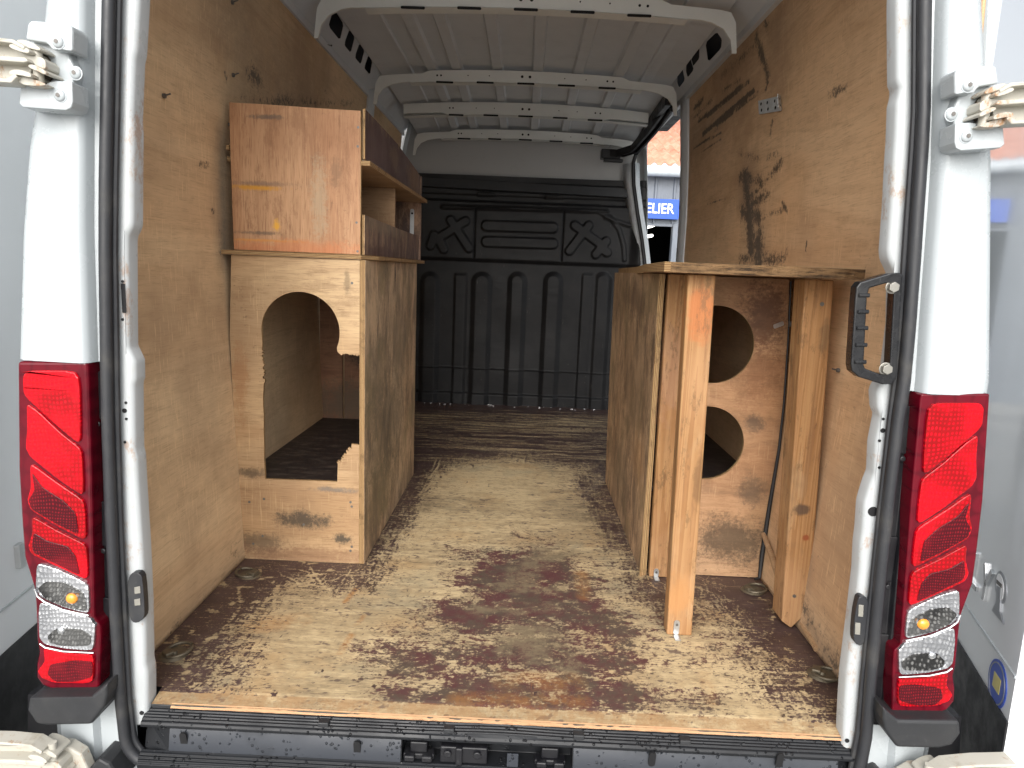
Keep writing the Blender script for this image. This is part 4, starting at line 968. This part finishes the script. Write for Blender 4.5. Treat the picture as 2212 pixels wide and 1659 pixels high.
    return rd_
door(-1); door(1)

# grab handle on the right jamb ---------------------------------------------------------------
hq = lambda x, y: ((1920+x*.5787)*.864, (y*.5787)*.864)
HY = -.035
def hp(x, y, Y=HY): return tuple(at(*hq(x, y), Y=Y))
path = [hp(548, 1200), hp(535, 1190), hp(500, 1190), hp(400, 1232), hp(388, 1250), hp(380, 1300), hp(365, 1560), hp(368, 1590), hp(385, 1612), hp(480, 1640), hp(510, 1640), hp(520, 1620), hp(548, 1215)]
P2 = [(p[0], p[2]) for p in path]
outer = [hp(*q) for q in ((566, 1185), (550, 1178), (500, 1182), (385, 1218), (368, 1240), (362, 1300), (345, 1570), (350, 1600), (380, 1625), (480, 1656), (520, 1656), (540, 1630), (562, 1240))]
inner = [hp(*q) for q in ((530, 1226), (500, 1222), (424, 1244), (414, 1280), (400, 1572), (406, 1588), (470, 1612), (502, 1612), (512, 1560))]
mb = MB(); mb.prism([[(p[0], p[2]) for p in outer], [(p[0], p[2]) for p in inner]], 'Y', HY-.014, HY+.012)
M['gloss'] = rubber('worn_handle_plastic', (.006, .0065, .008), .24, .10); gh = mb.build('grab_handle', M['gloss'], van, bevel=.0065, seg=3)
mb = MB()
for y in (1275, 1345, 1415, 1487, 1560):
    a = hp(360+(1560-y)*.06, y); b = hp(408+(1560-y)*.05, y); mb.tube([(a[0], HY-.0135, a[2]), (b[0], HY-.0135, b[2])], .0042, 10)
build_each(mb, 'grip_ridge', M['gloss'], gh, smooth=True)
mb = MB()
for x, y in ((522, 1240), (494, 1590)):
    a = hp(x, y); mb.cyl((a[0], HY-.013, a[2]), (0, -1, 0), .0105, .009, 6); mb.cyl((a[0], HY-.011, a[2]), (0, -1, 0), .013, .002, 18)
build_each(mb, 'hex_bolt', flat('dull_bolt', (.30, .29, .26), .45, .8), gh, bevel=.001)
# oval lamps on the jambs
def marker(side):
    m_ = (lambda x, y: ((x*.639)*.864, (860+y*.639)*.864)) if side < 0 else (lambda x, y: ((1920+x*.639)*.864, (860+y*.639)*.864))
    O = ((530, 887), (555, 892), (566, 915), (574, 1040), (570, 1068), (545, 1086), (522, 1080), (512, 1050), (507, 930), (514, 900)) if side < 0 else ((350, 982), (372, 980), (388, 1000), (386, 1060), (372, 1160), (355, 1175), (335, 1165), (327, 1140), (334, 1050), (344, 1000))
    P = [at(*m_(*q), Y=-.018) for q in O]; mb = MB(); mb.prism([smooth_poly([(p[0], p[2]) for p in P], 1)], 'Y', -.026, -.008); o = mb.build('marker_lamp', M['rubber'], van, bevel=.003)
    mb = MB()
    for q in (((525, 952), (548, 948), (550, 975), (527, 978)), ((525, 1000), (548, 996), (550, 1022), (527, 1024))) if side < 0 else (((355, 1020), (374, 1022), (372, 1068), (353, 1066)), ((342, 1090), (362, 1092), (360, 1138), (340, 1136))):
        R_2 = [at(*m_(*a), Y=-.027) for a in q]; mb.prism([[(p[0], p[2]) for p in R_2]], 'Y', -.0278, -.0255)
    build_each(mb, 'lamp_element', M['led'], o, bevel=.0008)
marker(-1); marker(1)

# ------------------------------------------------------------------ LEFT CABINET
BL = lambda x, z, y=.755: (x, y, z)
M['cabL'] = ply('cabinet_front_plywood', (.55, .385, .215), (.45, .28, .145), 'X', blobs=(
    ((-.66, .76, .145), (.10, .2, .035), (.05, .042, .032), .85), ((-.80, .76, .06), (.10, .2, .04), (.07, .055, .04), .6), ((-.53, .76, .085), (.045, .2, .022), (.035, .035, .030), .85),
    ((-.83, .76, .30), (.06, .2, .02), (.06, .045, .03), .7), ((-.56, .76, .255), (.08, .2, .012), (.14, .13, .12), .7), ((-.66, .76, .02), (.3, .2, .04), (.20, .09, .05), .5),
    ((-.86, .76, .60), (.03, .2, .14), (.30, .13, .05), .5), ((-.515, .76, .93), (.012, .2, .05), (.10, .07, .04), .5)), speck=.5)
M['cabLside'] = ply('cabinet_side_plywood', (.58, .425, .27), (.44, .31, .19), 'Z', blobs=(
    ((-.457, 1.1, .4), (.1, .45, .22), (.10, .085, .055), .55), ((-.457, 1.0, .18), (.1, .4, .14), (.13, .10, .055), .6), ((-.457, 1.25, .96), (.1, .02, .06), (.03, .02, .015), .8), ((-.457, .95, .6), (.1, .2, .2), (.17, .13, .08), .5), ((-.457, 1.35, .7), (.1, .3, .2), (.22, .16, .10), .5)), fine=1.0, scratch=.6, speck=.9, mottle=.9, seedv=4.)
M['boxF'] = ply('box_front_plywood', (.52, .305, .165), (.42, .205, .10), 'Z', blobs=(
    ((-.80, .76, 1.208), (.095, .2, .009), (.55, .26, .03), .9), ((-.78, .76, 1.22), (.10, .2, .009), (.17, .11, .08), .6), ((-.79, .76, 1.072), (.08, .2, .007), (.11, .08, .06), .7), ((-.78, .76, 1.05), (.12, .2, .005), (.58, .26, .05), .7),
    ((-.733, .76, 1.098), (.012, .2, .02), (.70, .36, .04), .9), ((-.76, .76, 1.415), (.06, .2, .008), (.10, .08, .065), .7), ((-.55, .76, 1.26), (.02, .2, .05), (.20, .11, .06), .6),
    ((-.67, .76, 1.03), (.3, .2, .028), (.52, .17, .06), .55), ((-.60, .76, 1.17), (.03, .2, .14), (.42, .36, .24), .45)), fine=1.2, scratch=.2, speck=.25, seedv=1.1)
M['maroon'] = ply('maroon_film_plywood', (.125, .080, .070), (.095, .055, .050), 'Z', blobs=(((-.45, 1.25, 1.38), (.1, .12, .05), (.20, .14, .09), .55), ((-.45, 1.7, 1.36), (.1, .2, .1), (.24, .15, .08), .7)), fine=.7, speck=.4, seedv=6.)
M['grimy'] = ply('grimy_grey_plywood', (.36, .245, .165), (.20, .125, .095), 'Z', blobs=(((-.45, 1.0, 1.03), (.1, .5, .035), (.085, .040, .032), .7), ((-.45, 1.1, 1.12), (.1, .5, .03), (.30, .23, .15), .5)), speck=.7, seedv=8., mottle=.9)
M['board'] = ply('shelf_board_plywood', (.46, .30, .17), (.33, .20, .105), 'X', seedv=9.)
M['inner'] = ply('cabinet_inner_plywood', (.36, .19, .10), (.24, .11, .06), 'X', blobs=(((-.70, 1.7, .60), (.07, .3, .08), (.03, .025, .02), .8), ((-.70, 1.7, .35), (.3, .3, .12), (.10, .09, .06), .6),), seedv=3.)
g = G('dark_worn_deck', .5); n_ = g.noise(22, 7, .8, g.map((.5, 1.6, 1)))
g.base(g.mix(g.step(n_, .46, .68, 0, .7), (.022, .016, .015), (.13, .10, .08))); g.bump(n_, .3, .002); M['deck'] = g.mat
cab = empty('plywood_cabinet', (-.66, .76, 0), 'floor standing plywood cabinet with a broken keyhole shaped opening in its front', 'cabinet')
def jag(a, b, n, amp, seed):
    r = np.random.default_rng(seed); a = np.array(a); b = np.array(b); d = (b-a)/np.linalg.norm(b-a); pn = np.array([-d[1], d[0]])
    return [tuple(a+(b-a)*t+pn*amp*(r.random()-.5)*2) for t in np.linspace(0, 1, n)]
xl0 = -.8775
fr_ = [(xl0+.0, 1.002), (-.476, 1.002), (-.476, .704)]
fr_ += jag((-.480, .704), (-.536, .706), 26, .005, 1) + [(-.546, .712)]
cc = (-.6635, .772); fr_ += [(cc[0]+.1245*math.cos(math.radians(a)), cc[1]+.1245*math.sin(math.radians(a))) for a in np.linspace(-22, 186, 40)]
fr_ += [(-.786, .73)] + jag((-.786, .71), (-.783, .60), 36, .005, 2) + jag((-.787, .55), (-.787, .36), 8, .001, 3) + [(-.786, .281), (-.548, .283), (-.546, .345)]
fr_ += jag((-.545, .345), (-.496, .408), 22, .008, 4) + [(-.476, .41), (-.476, .001), (-.868, .001), (-.872, .2), (-.884, .5), (-.889, .75)]
mb = MB(); mb.prism([fr_], 'Y', .755, .767, 0, 1); cf = mb.build('front_panel', [M['cabL'], M['edgeY']], cab, bevel=.0008, seg=1)
mb = MB(); mb.prism([[(.755, .001), (1.775, .001), (1.775, 1.002), (.755, 1.002)]], 'X', -.4755, -.458, 0, 1); mb.build('side_panel', [M['cabLside'], M['edgeX']], cab, bevel=.001, seg=1)
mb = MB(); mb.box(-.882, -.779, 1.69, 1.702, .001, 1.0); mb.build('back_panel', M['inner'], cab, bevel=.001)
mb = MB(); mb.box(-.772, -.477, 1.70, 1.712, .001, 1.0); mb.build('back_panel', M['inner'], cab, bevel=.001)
mb = MB(); mb.box(-.878, -.477, .768, 1.689, .268, .281); mb.build('inner_deck', M['deck'], cab, bevel=.001)
mb = MB()
for px, py in ((635, 1078), (858*.0+870, 1085), (590, 1190), (1270*.0+867, 1190), (632, 1158)):
    q = at(min(px, 757) if px > 800 else px-65, py, Y=.754); mb.cyl((q[0], .7552, q[2]), (0, -1, 0), .0042, .0008, 12)
for x, z in ((-.50, .20), (-.50, .06), (-.84, .2), (-.83, .055), (-.66, .13), (-.50, .93)): mb.cyl((x, .7552, z), (0, -1, 0), .0042, .0008, 12)
build_each(mb, 'screw', M['screw'], cf)
# board + upper box
ub = empty('shelf_box', (-.66, .76, 1.0), 'open sided plywood shelf box with orange brown front, standing on the cabinet', 'shelf unit')
mb = MB(); mb.prism([[(-.905, .742), (-.470, .748), (-.438, .86), (-.438, 1.872), (-.90, 1.872)]], 'Z', 1.0035, 1.0165, 0, 1); mb.build('base_board', [M['board'], M['edgeZ']], ub, bevel=.0008, seg=1)
mb = MB(); mb.prism([[(-.869, 1.018), (-.474, 1.018), (-.4735, 1.30), (-.4745, 1.443), (-.55, 1.4445), (-.75, 1.451), (-.872, 1.4535), (-.872, 1.3)]], 'Y', .755, .769, 0, 1); bf = mb.build('front_panel', [M['boxF'], M['edgeY']], ub, bevel=.001, seg=1)
mb = MB(); mb.prism([[(.770, 1.452), (1.30, 1.443), (1.83, 1.405), (1.852, 1.400), (1.852, 1.285), (.770, 1.305)]], 'X', -.4725, -.464, 0, 1); mb.build('upper_rail', [M['maroon'], M['edgeX']], ub, bevel=.001, seg=1)
mb = MB(); mb.prism([[(.770, 1.018), (1.852, 1.018), (1.852, 1.128), (1.4, 1.131), (.770, 1.140)]], 'X', -.4725, -.464, 0, 1); mb.build('lower_rail', [M['grimy'], M['edgeX']], ub, bevel=.001, seg=1)
mb = MB(); mb.prism([[(-.893, .78), (-.474, .772), (-.474, .758), (-.446, .758), (-.430, 1.87), (-.893, 1.87)]], 'Z', 1.283, 1.297, 0, 1, fn=lambda q: (q[0], q[1], q[2]+(1.3-q[1])*.004)); mb.build('shelf', [M['board'], M['edgeZ']], ub, bevel=.0008, seg=1)
mb = MB(); mb.box(-.876, -.8705, .757, .766, 1.318, 1.334); mb.box(-.885, -.872, .757, .80, 1.316, 1.330); mb.build('shelf_end', M['edgeZ'], ub)
mb = MB(); mb.box(-.87, -.474, 1.31, 1.322, 1.018, 1.282); mb.build('divider', M['board'], ub, bevel=.001)
mb = MB(); mb.box(-.87, -.456, 1.853, 1.868, 1.018, 1.398); mb.build('end_panel', M['grimy'], ub, bevel=.001)
mb = MB(); mb.prism([rrect(-.505, -.487, 1.10, 1.25, .008)], 'Y', 1.846, 1.8495); o = mb.build('mending_plate', M['zinc'], ub)
mb = MB()
for z in (1.12, 1.23): mb.cyl((-.496, 1.8465, z), (0, -1, 0), .005, .001, 12)
build_each(mb, 'plate_hole', M['dark'], o)
mb = MB()
for x, z in ((-.482, 1.395), (-.486, 1.115), (-.483, 1.028), (-.483, 1.34)): mb.cyl((x, .7552, z), (0, -1, 0), .0038, .0008, 12)
build_each(mb, 'screw', M['screw'], bf)
# splintered top edge
mb = MB()
for i in range(16):
    y = .775+.35*rng.random()+ (.3 if i > 11 else 0); zt = 1.452-(y-.77)*.017; l = .012+.03*rng.random(); mb.add([(-.4636, y, zt), (-.4634, y+.002, zt), (-.4632, y+.001, zt-l)], [(0, 1, 2)])
build_each(mb, 'splinter', flat('pale_splinter', (.55, .40, .22), .8), ub)

# ------------------------------------------------------------------ RIGHT WORKBENCH
M['benchside'] = ply('bench_side_plywood', (.48, .325, .195), (.34, .215, .125), 'Z', blobs=(((.46, 1.1, .6), (.1, .5, .3), (.14, .09, .05), .5), ((.46, 1.2, .90), (.1, .3, .08), (.09, .055, .035), .6), ((.46, .95, .35), (.1, .15, .12), (.40, .20, .07), .3), ((.46, .80, .75), (.1, .03, .10), (.07, .045, .03), .7), ((.46, 1.4, .2), (.1, .4, .15), (.12, .08, .05), .5)), mottle=.9, scratch=.7, fine=1.0, speck=.6, seedv=11.)
M['benchpanel'] = ply('bench_panel_plywood', (.54, .345, .20), (.38, .215, .115), 'X', blobs=(((.80, .8, .88), (.09, .3, .13), (.075, .035, .024), .75), ((.80, .8, .70), (.09, .3, .12), (.20, .085, .04), .55), ((.76, .8, .13), (.16, .3, .09), (.055, .043, .03), .75), ((.80, .8, .53), (.035, .3, .035), (.06, .05, .04), .6), ((.82, .8, .30), (.06, .3, .05), (.07, .055, .04), .6)), speck=.9, seedv=5., mottle=.35)
def timber(name, blobs=(), seedv=0., tone=.78):
    g = G(name, .62, 0, .3); s = seedv
    ringv = g.noise(1., 2, .4, g.map((22, 22, .5), loc=(s, s, s)), .3); rg = g.m('FRACT', g.m('MULTIPLY', ringv, 9.)); rr = g.step(rg, .1, .95, 0, .75)
    fib = g.noise(1., 4, .65, g.map((190, 190, 5)))
    c = g.mix(rr, tuple(q*tone*1.0 for q in (.50, .275, .115)), tuple(q*tone for q in (.33, .150, .052))); c = g.mix(g.step(fib, .4, .75, 0, .4), c, (.26, .12, .05))
    c = g.mix(g.step(g.noise(3, 4, .6, g.map((1, 1, .5), loc=(s, 0, 3))), .45, .7, 0, .55), c, (.46, .27, .14))
    kn = g.vor(5, g.map((1, 1, .6), loc=(s*.7, 1, .3))); c = g.mix(g.step(kn, .035, .11, .85, 0), c, (.16, .055, .02)); c = g.mix(g.step(g.noise(1., 5, .7, g.map((40, 40, 3), loc=(s, 0, 0))), .54, .66, 0, .55), c, (.20, .10, .045)); c = g.mix(g.step(g.noise(5, 5, .65, g.map((1, 1, .3), loc=(0, s, 0))), .54, .68, 0, .5), c, (.46, .33, .19))
    c = g.mix(g.step(g.noise(34, 6, .75, g.map((1, 1, .6))), .64, .70, 0, .7), c, (.07, .04, .025))
    c = g.mix(g.step(g.noise(7, 5, .7, g.map((1, 1, .35), loc=(s, 2, 5))), .56, .70, 0, .45), c, (.17, .11, .06))
    for cc, rr_, cl, st in blobs: c = g.mix(g.m('MULTIPLY', g.blob(cc, rr_, .4, 20, .5, .8), st), c, cl)
    c = g.mix(g.step(g.noise(22, 8, .8, g.map((1, 1, .35), loc=(s, 1, 8))), .53, .62, 0, .6), c, (.13, .075, .035)); g.base(c); g.bump(g.m('ADD', fib, g.noise(40, 6, .7)), .6, .002); return g.mat
M['t1'] = timber('pine_timber_orange', (((.50, .4, .90), (.05, .3, .10), (.40, .13, .04), .75), ((.53, .4, .45), (.02, .3, .10), (.10, .055, .025), .5), ((.50, .4, .12), (.05, .3, .08), (.42, .20, .07), .6)), 1., .70); M['t2'] = timber('pine_timber_rose', (((.52, .8, .7), (.06, .3, .2), (.36, .2, .12), .5),), 5., .80); M['t3'] = timber('pine_timber_honey', (((.84, .45, .36), (.03, .3, .02), (.06, .04, .03), .8), ((.86, .45, .28), (.012, .3, .012), (.25, .06, .02), .9), ((.85, .45, .85), (.02, .3, .06), (.13, .08, .04), .6)), 9., .74)
wb = empty('workbench', (.66, 1.0, 0), 'timber and plywood workbench with two round holes in its inner panel', 'workbench')
# rough worn front edge of the top
g = G('chewed_plywood_edge', .85, 0, .2); n1 = g.noise(1., 6, .75, g.map((16, 16, 160))); n2 = g.noise(30, 6, .7)
g.base(g.mix(g.step(n1, .35, .6), g.mix(g.step(n2, .4, .6), (.075, .045, .024), (.028, .019, .013)), (.21, .125, .06))); g.bump(g.m('ADD', n1, n2), 1., .006); M['chew'] = g.mat
top = [(.385, .345), (.398, .328)] + [(x, .328+.0035*math.sin(x*60)+.003*rng.random()) for x in np.linspace(.41, .86, 46)] + [(.878, .335), (.888, .36), (.905, .8), (.905, 1.86), (.475, 1.86), (.455, 1.2), (.425, .86)]
mb = MB(); mb.prism([top], 'Z', .9965, 1.0215, 0, 1, fn=lambda q: (q[0], q[1], q[2]+(.004 if q[1] < 1.0 else -.002*(q[1]-1)*3)))
ms = mb.build('bench_top', [M['board'], M['chew']], wb, bevel=.0015, seg=2)
for p in ms.data.polygons:
    if abs(p.normal.z) < .5 and p.normal.x < -.6: p.material_index = 2
ms.data.materials.append(M['edgeZ'])
mb = MB(); mb.prism([[(.765, .001), (1.80, .001), (1.845, .5), (1.85, .997), (.765, .997)]], 'X', .462, .480, 0, 1, fn=lambda q: (q[0]+.012*(.5-q[2]), q[1], q[2])); bs = mb.build('side_panel', [M['benchside'], M['edgeX']], wb, bevel=.001, seg=1)
mb = MB(); mb.box(.4625, .4715, .757, .7645, .001, .995); mb.build('edge_strip', M['edgeX'], wb)
P = [(.557, .001), (.868, .001), (.885, .25), (.892, .55), (.880, .80), (.866, .995), (.557, .995)]
mb = MB(); mb.prism([P, circle(.653, .781, .1245, 56), circle(.653, .458, .1225, 56)], 'Y', .790, .803, 0, 1); ip = mb.build('inner_panel', [M['benchpanel'], M['edgeY']], wb, bevel=.0008, seg=1)
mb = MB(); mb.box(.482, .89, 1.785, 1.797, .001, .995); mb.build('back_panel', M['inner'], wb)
mb = MB(); mb.box(.482, .885, .805, 1.784, .285, .298); mb.build('inner_deck', M['deck'], wb, bevel=.001)
def post(name, x0, x1, y0, y1, z0, z1, mat, lean=0., tip=None):
    mb = MB(); P = [(x0, z1), (x1, z1), (x1, z0), (x0, z0)] if not tip else [(x0, z1), (x1, z1), (x1, z0+.055), (x0+.028, z0), (x0, z0+.02)]
    mb.prism([P], 'Y', y0, y1, fn=lambda q: (q[0]+lean*(q[2]-.5), q[1], q[2])); o = mb.build(name, mat, wb, bevel=.004, seg=2); return o
p1 = post('leg', .467, .537, .388, .436, .001, .9975, M['t1'], -.021)
p2 = post('leg', .488, .556, .757, .789, .001, .9975, M['t2'], -.012)
p3 = post('leg', .800, .876, .452, .530, .004, .9975, M['t3'], -.040, True)
p3['label'] = 'round nosed honey pine post beside the wall'; p1['label'] = 'orange pine post nearest the rear edge'
for (px, py, Yp, par) in ((1461, 1357, .387, p1), (1417, 1243, .756, p2)):
    q = at(px, py, Y=Yp); mb = MB(); mb.prism([rrect(q[0]-.008, q[0]+.008, max(q[2]-.018, .003), q[2]+.024, .007)], 'Y', Yp-.0028, Yp+.001); mb.box(q[0]-.008, q[0]+.008, Yp-.03, Yp-.001, .002, .0045)
    o = mb.build('mending_plate', M['zinc'], par, bevel=.0006); mb = MB(); mb.cyl((q[0], Yp-.0026, q[2]+.012), (0, -1, 0), .004, .0015, 10); build_each(mb, 'screw', M['screw'], par)
mb = MB(); q = at(1776, 657, Y=.45); mb.cyl((q[0], .4515, q[2]), (0, -1, 0), .0055, .002, 12); q = at(1716, 1288, Y=.45); mb.cyl((q[0], .4515, q[2]), (0, -1, 0), .005, .002, 12); build_each(mb, 'screw', M['screw'], p3)
q = at(1682, 702, Y=.788); mb = MB(); mb.prism([rrect(-.016, .016, -.0065, .0065, .004)], 'Y', -.002, .0, fn=lambda v: (q[0]+v[0]*.95-v[2]*.3, .7895+v[1], q[2]+v[0]*.42+v[2])); mb.build('mending_plate', M['zinc'], ip)
q = at(1711, 700, Y=.70); mb = MB(); mb.cyl((q[0], .70, q[2]), (0, -1, 0), .006, .006, 10); mb.box(q[0]-.01, q[0]+.01, .70, .706, q[2]-.008, q[2]+.008); build_each(mb, 'screw', M['screw'], wb)
for zz_, nm in ((.40, 1), ): pass
# dark cable down the panel edge and the lower wall channel
cb = [(.872-.002, .785, .99), (.880, .783, .80), (.888, .783, .60), (.888, .783, .45), (.876, .782, .25), (.868, .780, .08), (.862, .765, .012), (.845, .76, .008)]
mb = MB(); mb.tube(cb, [.003, .003, .0035, .005, .007, .008, .006, .005], 8); o = mb.build('cable', M['cable'], smooth=True); tag(o, 'thin black cable running down the edge of the panel with round holes', 'cable')
mb = MB(); mb.tube([(.865, .78, .16), (.868, .70, .12), (.872, .60, .05), (.874, .53, .020), (.868, .50, .014)], [.008, .010, .010, .009, .006], 10); mb.tube([(.878, .45, .02), (.872, .38, .018), (.87, .33, .012)], .009, 8)
o = mb.build('wooden_batten', M['board'], smooth=True); tag(o, 'short dark batten lying in the corner between floor and right wall', 'batten')
# steel angle bracket on the right wall -----------------------------------------------
def wp(px, py, off):
    y, z = wyz(px, py, 1); return (wx(z, 1)-off, y, z)
A = [wp(1641, 218, .005), wp(1688, 207, .005), wp(1692, 239, .005), wp(1643, 247, .005)]
B = [A[1], wp(1699, 203, .03), wp(1700, 232, .03), A[2]]
mb = MB(); mb.add(A, [(0, 1, 2, 3)]); mb.add(B, [(0, 1, 2, 3)]); br = mb.build('angle_bracket', M['galv'], solid=.002, bevel=0)
tag(br, 'galvanised steel angle bracket with punched holes screwed high on the right plywood wall', 'bracket')
mb = MB(); A_ = [Vector(q) for q in A]; B_ = [Vector(q) for q in B]
for u in (.15, .45, .78):
    for v in (.28, .74):
        p = (A_[0]*(1-u)+A_[1]*u)*(1-v)+(A_[3]*(1-u)+A_[2]*u)*v; mb.cyl((p.x-.002, p.y, p.z), (-1, 0, 0), .0055, .001, 12)
for u in (.3, .7):
    for v in (.28, .74):
        p = (B_[0]*(1-u)+B_[1]*u)*(1-v)+(B_[3]*(1-u)+B_[2]*u)*v; mb.cyl((p.x-.002, p.y-.001, p.z), (-1, -.5, 0), .004, .0012, 12)
build_each(mb, 'punched_hole', M['dark'], br)
# stray nail and wire on the left wall -----------------------------------------------
def lp(px, py, off): y, z = wyz(px, py, -1); return (wx(z, -1)+off, y, z)
mb = MB(); mb.tube([lp(778*.0+690, 92, .006), lp(708, 98, .012)], .002, 6); mb.sphere(lp(709, 98, .014), .004, n=8)
o = mb.build('nail', M['screw'], smooth=True); tag(o, 'bent nail sticking out high on the left plywood wall near the roof', 'nail')

# ------------------------------------------------------------------ WORKSHOP outside
YB = 11.0
def wv3(px, py, Y=YB): q = at(px, py, Y=Y); return float(q[0]), float(q[2])
eave = wv3(1410, 360)[1]; door_top = wv3(1430, 483)[1]; dr = wv3(1452, 500)[0]; sg = [wv3(1300, 430), wv3(1465, 433)]; sb = wv3(1430, 474)[1]
shop = empty('workshop_building', (3, YB, GZ), 'grey clad workshop with red corrugated roof and open dark doorway', 'building')
g = G('grey_cladding', .45); sep = g.n('SeparateXYZ'); g.put(sep.inputs[0], g.co); fx = g.m('FRACT', g.m('MULTIPLY', sep.outputs[0], 1/.042))
g.base(g.mix(g.step(g.noise(2, 4), .4, .7, 0, .4), (.15, .17, .20), (.11, .125, .15))); g.bump(g.step(fx, .1, .5), .5, .006); M['clad'] = g.mat
g = G('red_corrugated_sheet', .7); g.base(g.mix(g.step(g.noise(5, 6, .7), .4, .7), (.50, .20, .125), (.60, .32, .23))); g.bump(g.noise(40, 4), .3, .004); M['redroof'] = g.mat
dl = dr-1.3
mb = MB()
for a, b, z0, z1 in ((-6, dl, GZ, eave-.05), (dr+.18, 16, GZ, eave-.05), (dl, dr+.18, door_top+.0, eave-.05)):
    # raised seams
    x = a; k = 0; row = []
    while x < b:
        row += [(x, YB), (min(x+.27, b), YB), (min(x+.285, b), YB-.03), (min(x+.315, b), YB-.03), (min(x+.33, b), YB)]; x += .33
    mb.loft([[(p[0], p[1], z) for p in row] for z in (z0, z1)])
mb.build('cladding_wall', M['clad'], shop)
mb = MB(); mb.box(dr, dr+.18, YB-.05, YB+.10, GZ, door_top); mb.box(dl-.15, dl, YB-.05, YB+.1, GZ, door_top); mb.box(dl, dr, YB-.02, YB+.02, door_top-.05, door_top); mb.build('door_frame', M['clad'], shop, bevel=.005)
mb = MB(); mb.box(-6, 16, YB+8, YB+8.1, GZ, eave); mb.box(-6, -5.9, YB, YB+8, GZ, eave); mb.box(15.9, 16, YB, YB+8, GZ, eave); mb.box(-6, 16, YB+.3, YB+8, eave-.1, eave-.05); mb.build('back_wall', M['blacktrim'], shop)
N = 22*7*8; mb = MB(); rows = [[], []]
xs_ = np.linspace(-6.2, 16.2, 22*7*6)
for (y, z) in ((YB-.18, eave+.02), (YB+6, eave+2.35)): rows[0 if y < YB else 1] = [(x, y, z+.028*math.sin(x*2*math.pi/.177)) for x in xs_]
mb.loft(rows); mb.build('roof', M['redroof'], shop, smooth=True, solid=.012)
mb = MB()
for j in range(5):
    t = (j+1)/6; mb.loft([[(x, YB-.18+6.18*t+dy, eave+.02+2.33*t+dz+.030*math.sin(x*2*math.pi/.177)) for x in xs_] for dy, dz in ((-.02, .004), (-.02, .018), (.10, .05))])
build_each(mb, 'roof_lap', M['redroof'], shop, smooth=True)
mb = MB(); mb.tube([(-6.1, YB-.22, eave-.10), (16.1, YB-.22, eave-.10)], .09, 14); mb.build('gutter', flat('pale_gutter', (.55, .60, .64), .35), shop, smooth=True)
sgn = MB(); sgn.prism([rrect(sg[0][0], sg[1][0], sb, sg[1][1], .01)], 'Y', YB-.14, YB-.05); so_ = sgn.build('shop_sign', flat('blue_sign_sheet', (.012, .085, .50), .35), bevel=.004)
tag(so_, 'long blue sign with white capitals over the workshop doorway', 'sign')
tx = bpy.data.curves.new('sign_text', 'FONT'); tx.body = 'ATELIER'; tx.size = 1; tx.extrude = .01; tx.offset = .014
to = bpy.data.objects.new('t', tx); col.objects.link(to); bpy.context.view_layer.update()
dg = bpy.context.evaluated_depsgraph_get(); tm = bpy.data.meshes.new_from_object(to.evaluated_get(dg)); bpy.data.objects.remove(to)
vx = [v.co for v in tm.vertices]; wx0, wx1 = min(v.x for v in vx), max(v.x for v in vx); h0, h1 = min(v.y for v in vx), max(v.y for v in vx)
xr_, _ = wv3(1453, 453); _, zb1 = wv3(1430, 463); _, zt1_ = wv3(1430, 441); Lh = zt1_-zb1
e0, _ = wv3(1386, 453)   # left side of the E
# scale so that the visible ELIER part keeps its measured width
full = (xr_-e0)/.705
for v in tm.vertices:
    x, y, z = v.co; v.co = (xr_-full+(x-wx0)/(wx1-wx0)*full, YB-.142-z, zb1+(y-h0)/(h1-h0)*Lh)
tm.materials.append(M['letter']); lo = bpy.data.objects.new('sign_lettering', tm); col.objects.link(lo); lo.parent = so_
# things inside the workshop
g = G('fluorescent_tube'); em = g.n('Emission'); em.inputs[0].default_value = (1, .96, .88, 1); em.inputs[1].default_value = 3.5; g.put(g.t.nodes['Material Output'].inputs[0], em.outputs[0])
tube0 = None
def p_(px, py, Y): q = at(px, py, Y=Y); return tuple(float(v) for v in q)
for i, (a, b) in enumerate(((p_(1388, 493, 12.6), p_(1420, 484, 14.5)), (p_(1391, 512, 14.5), p_(1408, 509, 15.6)))):
    mb = MB(); mb.tube([a, b], .035, 8); o = mb.build('ceiling_tube_light', g.mat, smooth=True)
    tag(o, ('upper' if i == 0 else 'lower')+' glowing fluorescent tube seen inside the dark workshop doorway', 'tube light', 'tube lights in the workshop')
mb = MB(); c = p_(1400, 545, 14); prof_ = [(-1.1, 0), (-1.0, .5), (-.6, .65), (-.3, 1.05), (.35, 1.1), (.6, .7), (1.0, .6), (1.15, .3), (1.15, 0)]
zb_ = GZ+.25; mb.prism([[(c[0]-.2+x*1.1, zb_+z*1.25) for x, z in prof_]], 'Y', 13.3, 15.0); o = mb.build('parked_car', flat('olive_car_paint', (.05, .06, .04), .3, 0, 0, .5), bevel=.08)
tag(o, 'dark car standing inside the workshop behind the open doorway', 'car')
mb = MB(); 
for dx in (-.75, .75): mb.cyl((c[0]-.2+dx, 13.28, GZ+.3), (0, 1, 0), .30, .2, 24)
mb.build('wheel', M['rubber'], o, smooth=True)
mb = MB(); mb.prism([[(c[0]-.2+x*1.1, zb_+z*1.25) for x, z in ((-.5, .68), (-.25, 1.0), (.3, 1.04), (.5, .72))]], 'Y', 13.29, 13.31); mb.build('car_window', M['clear'], o)
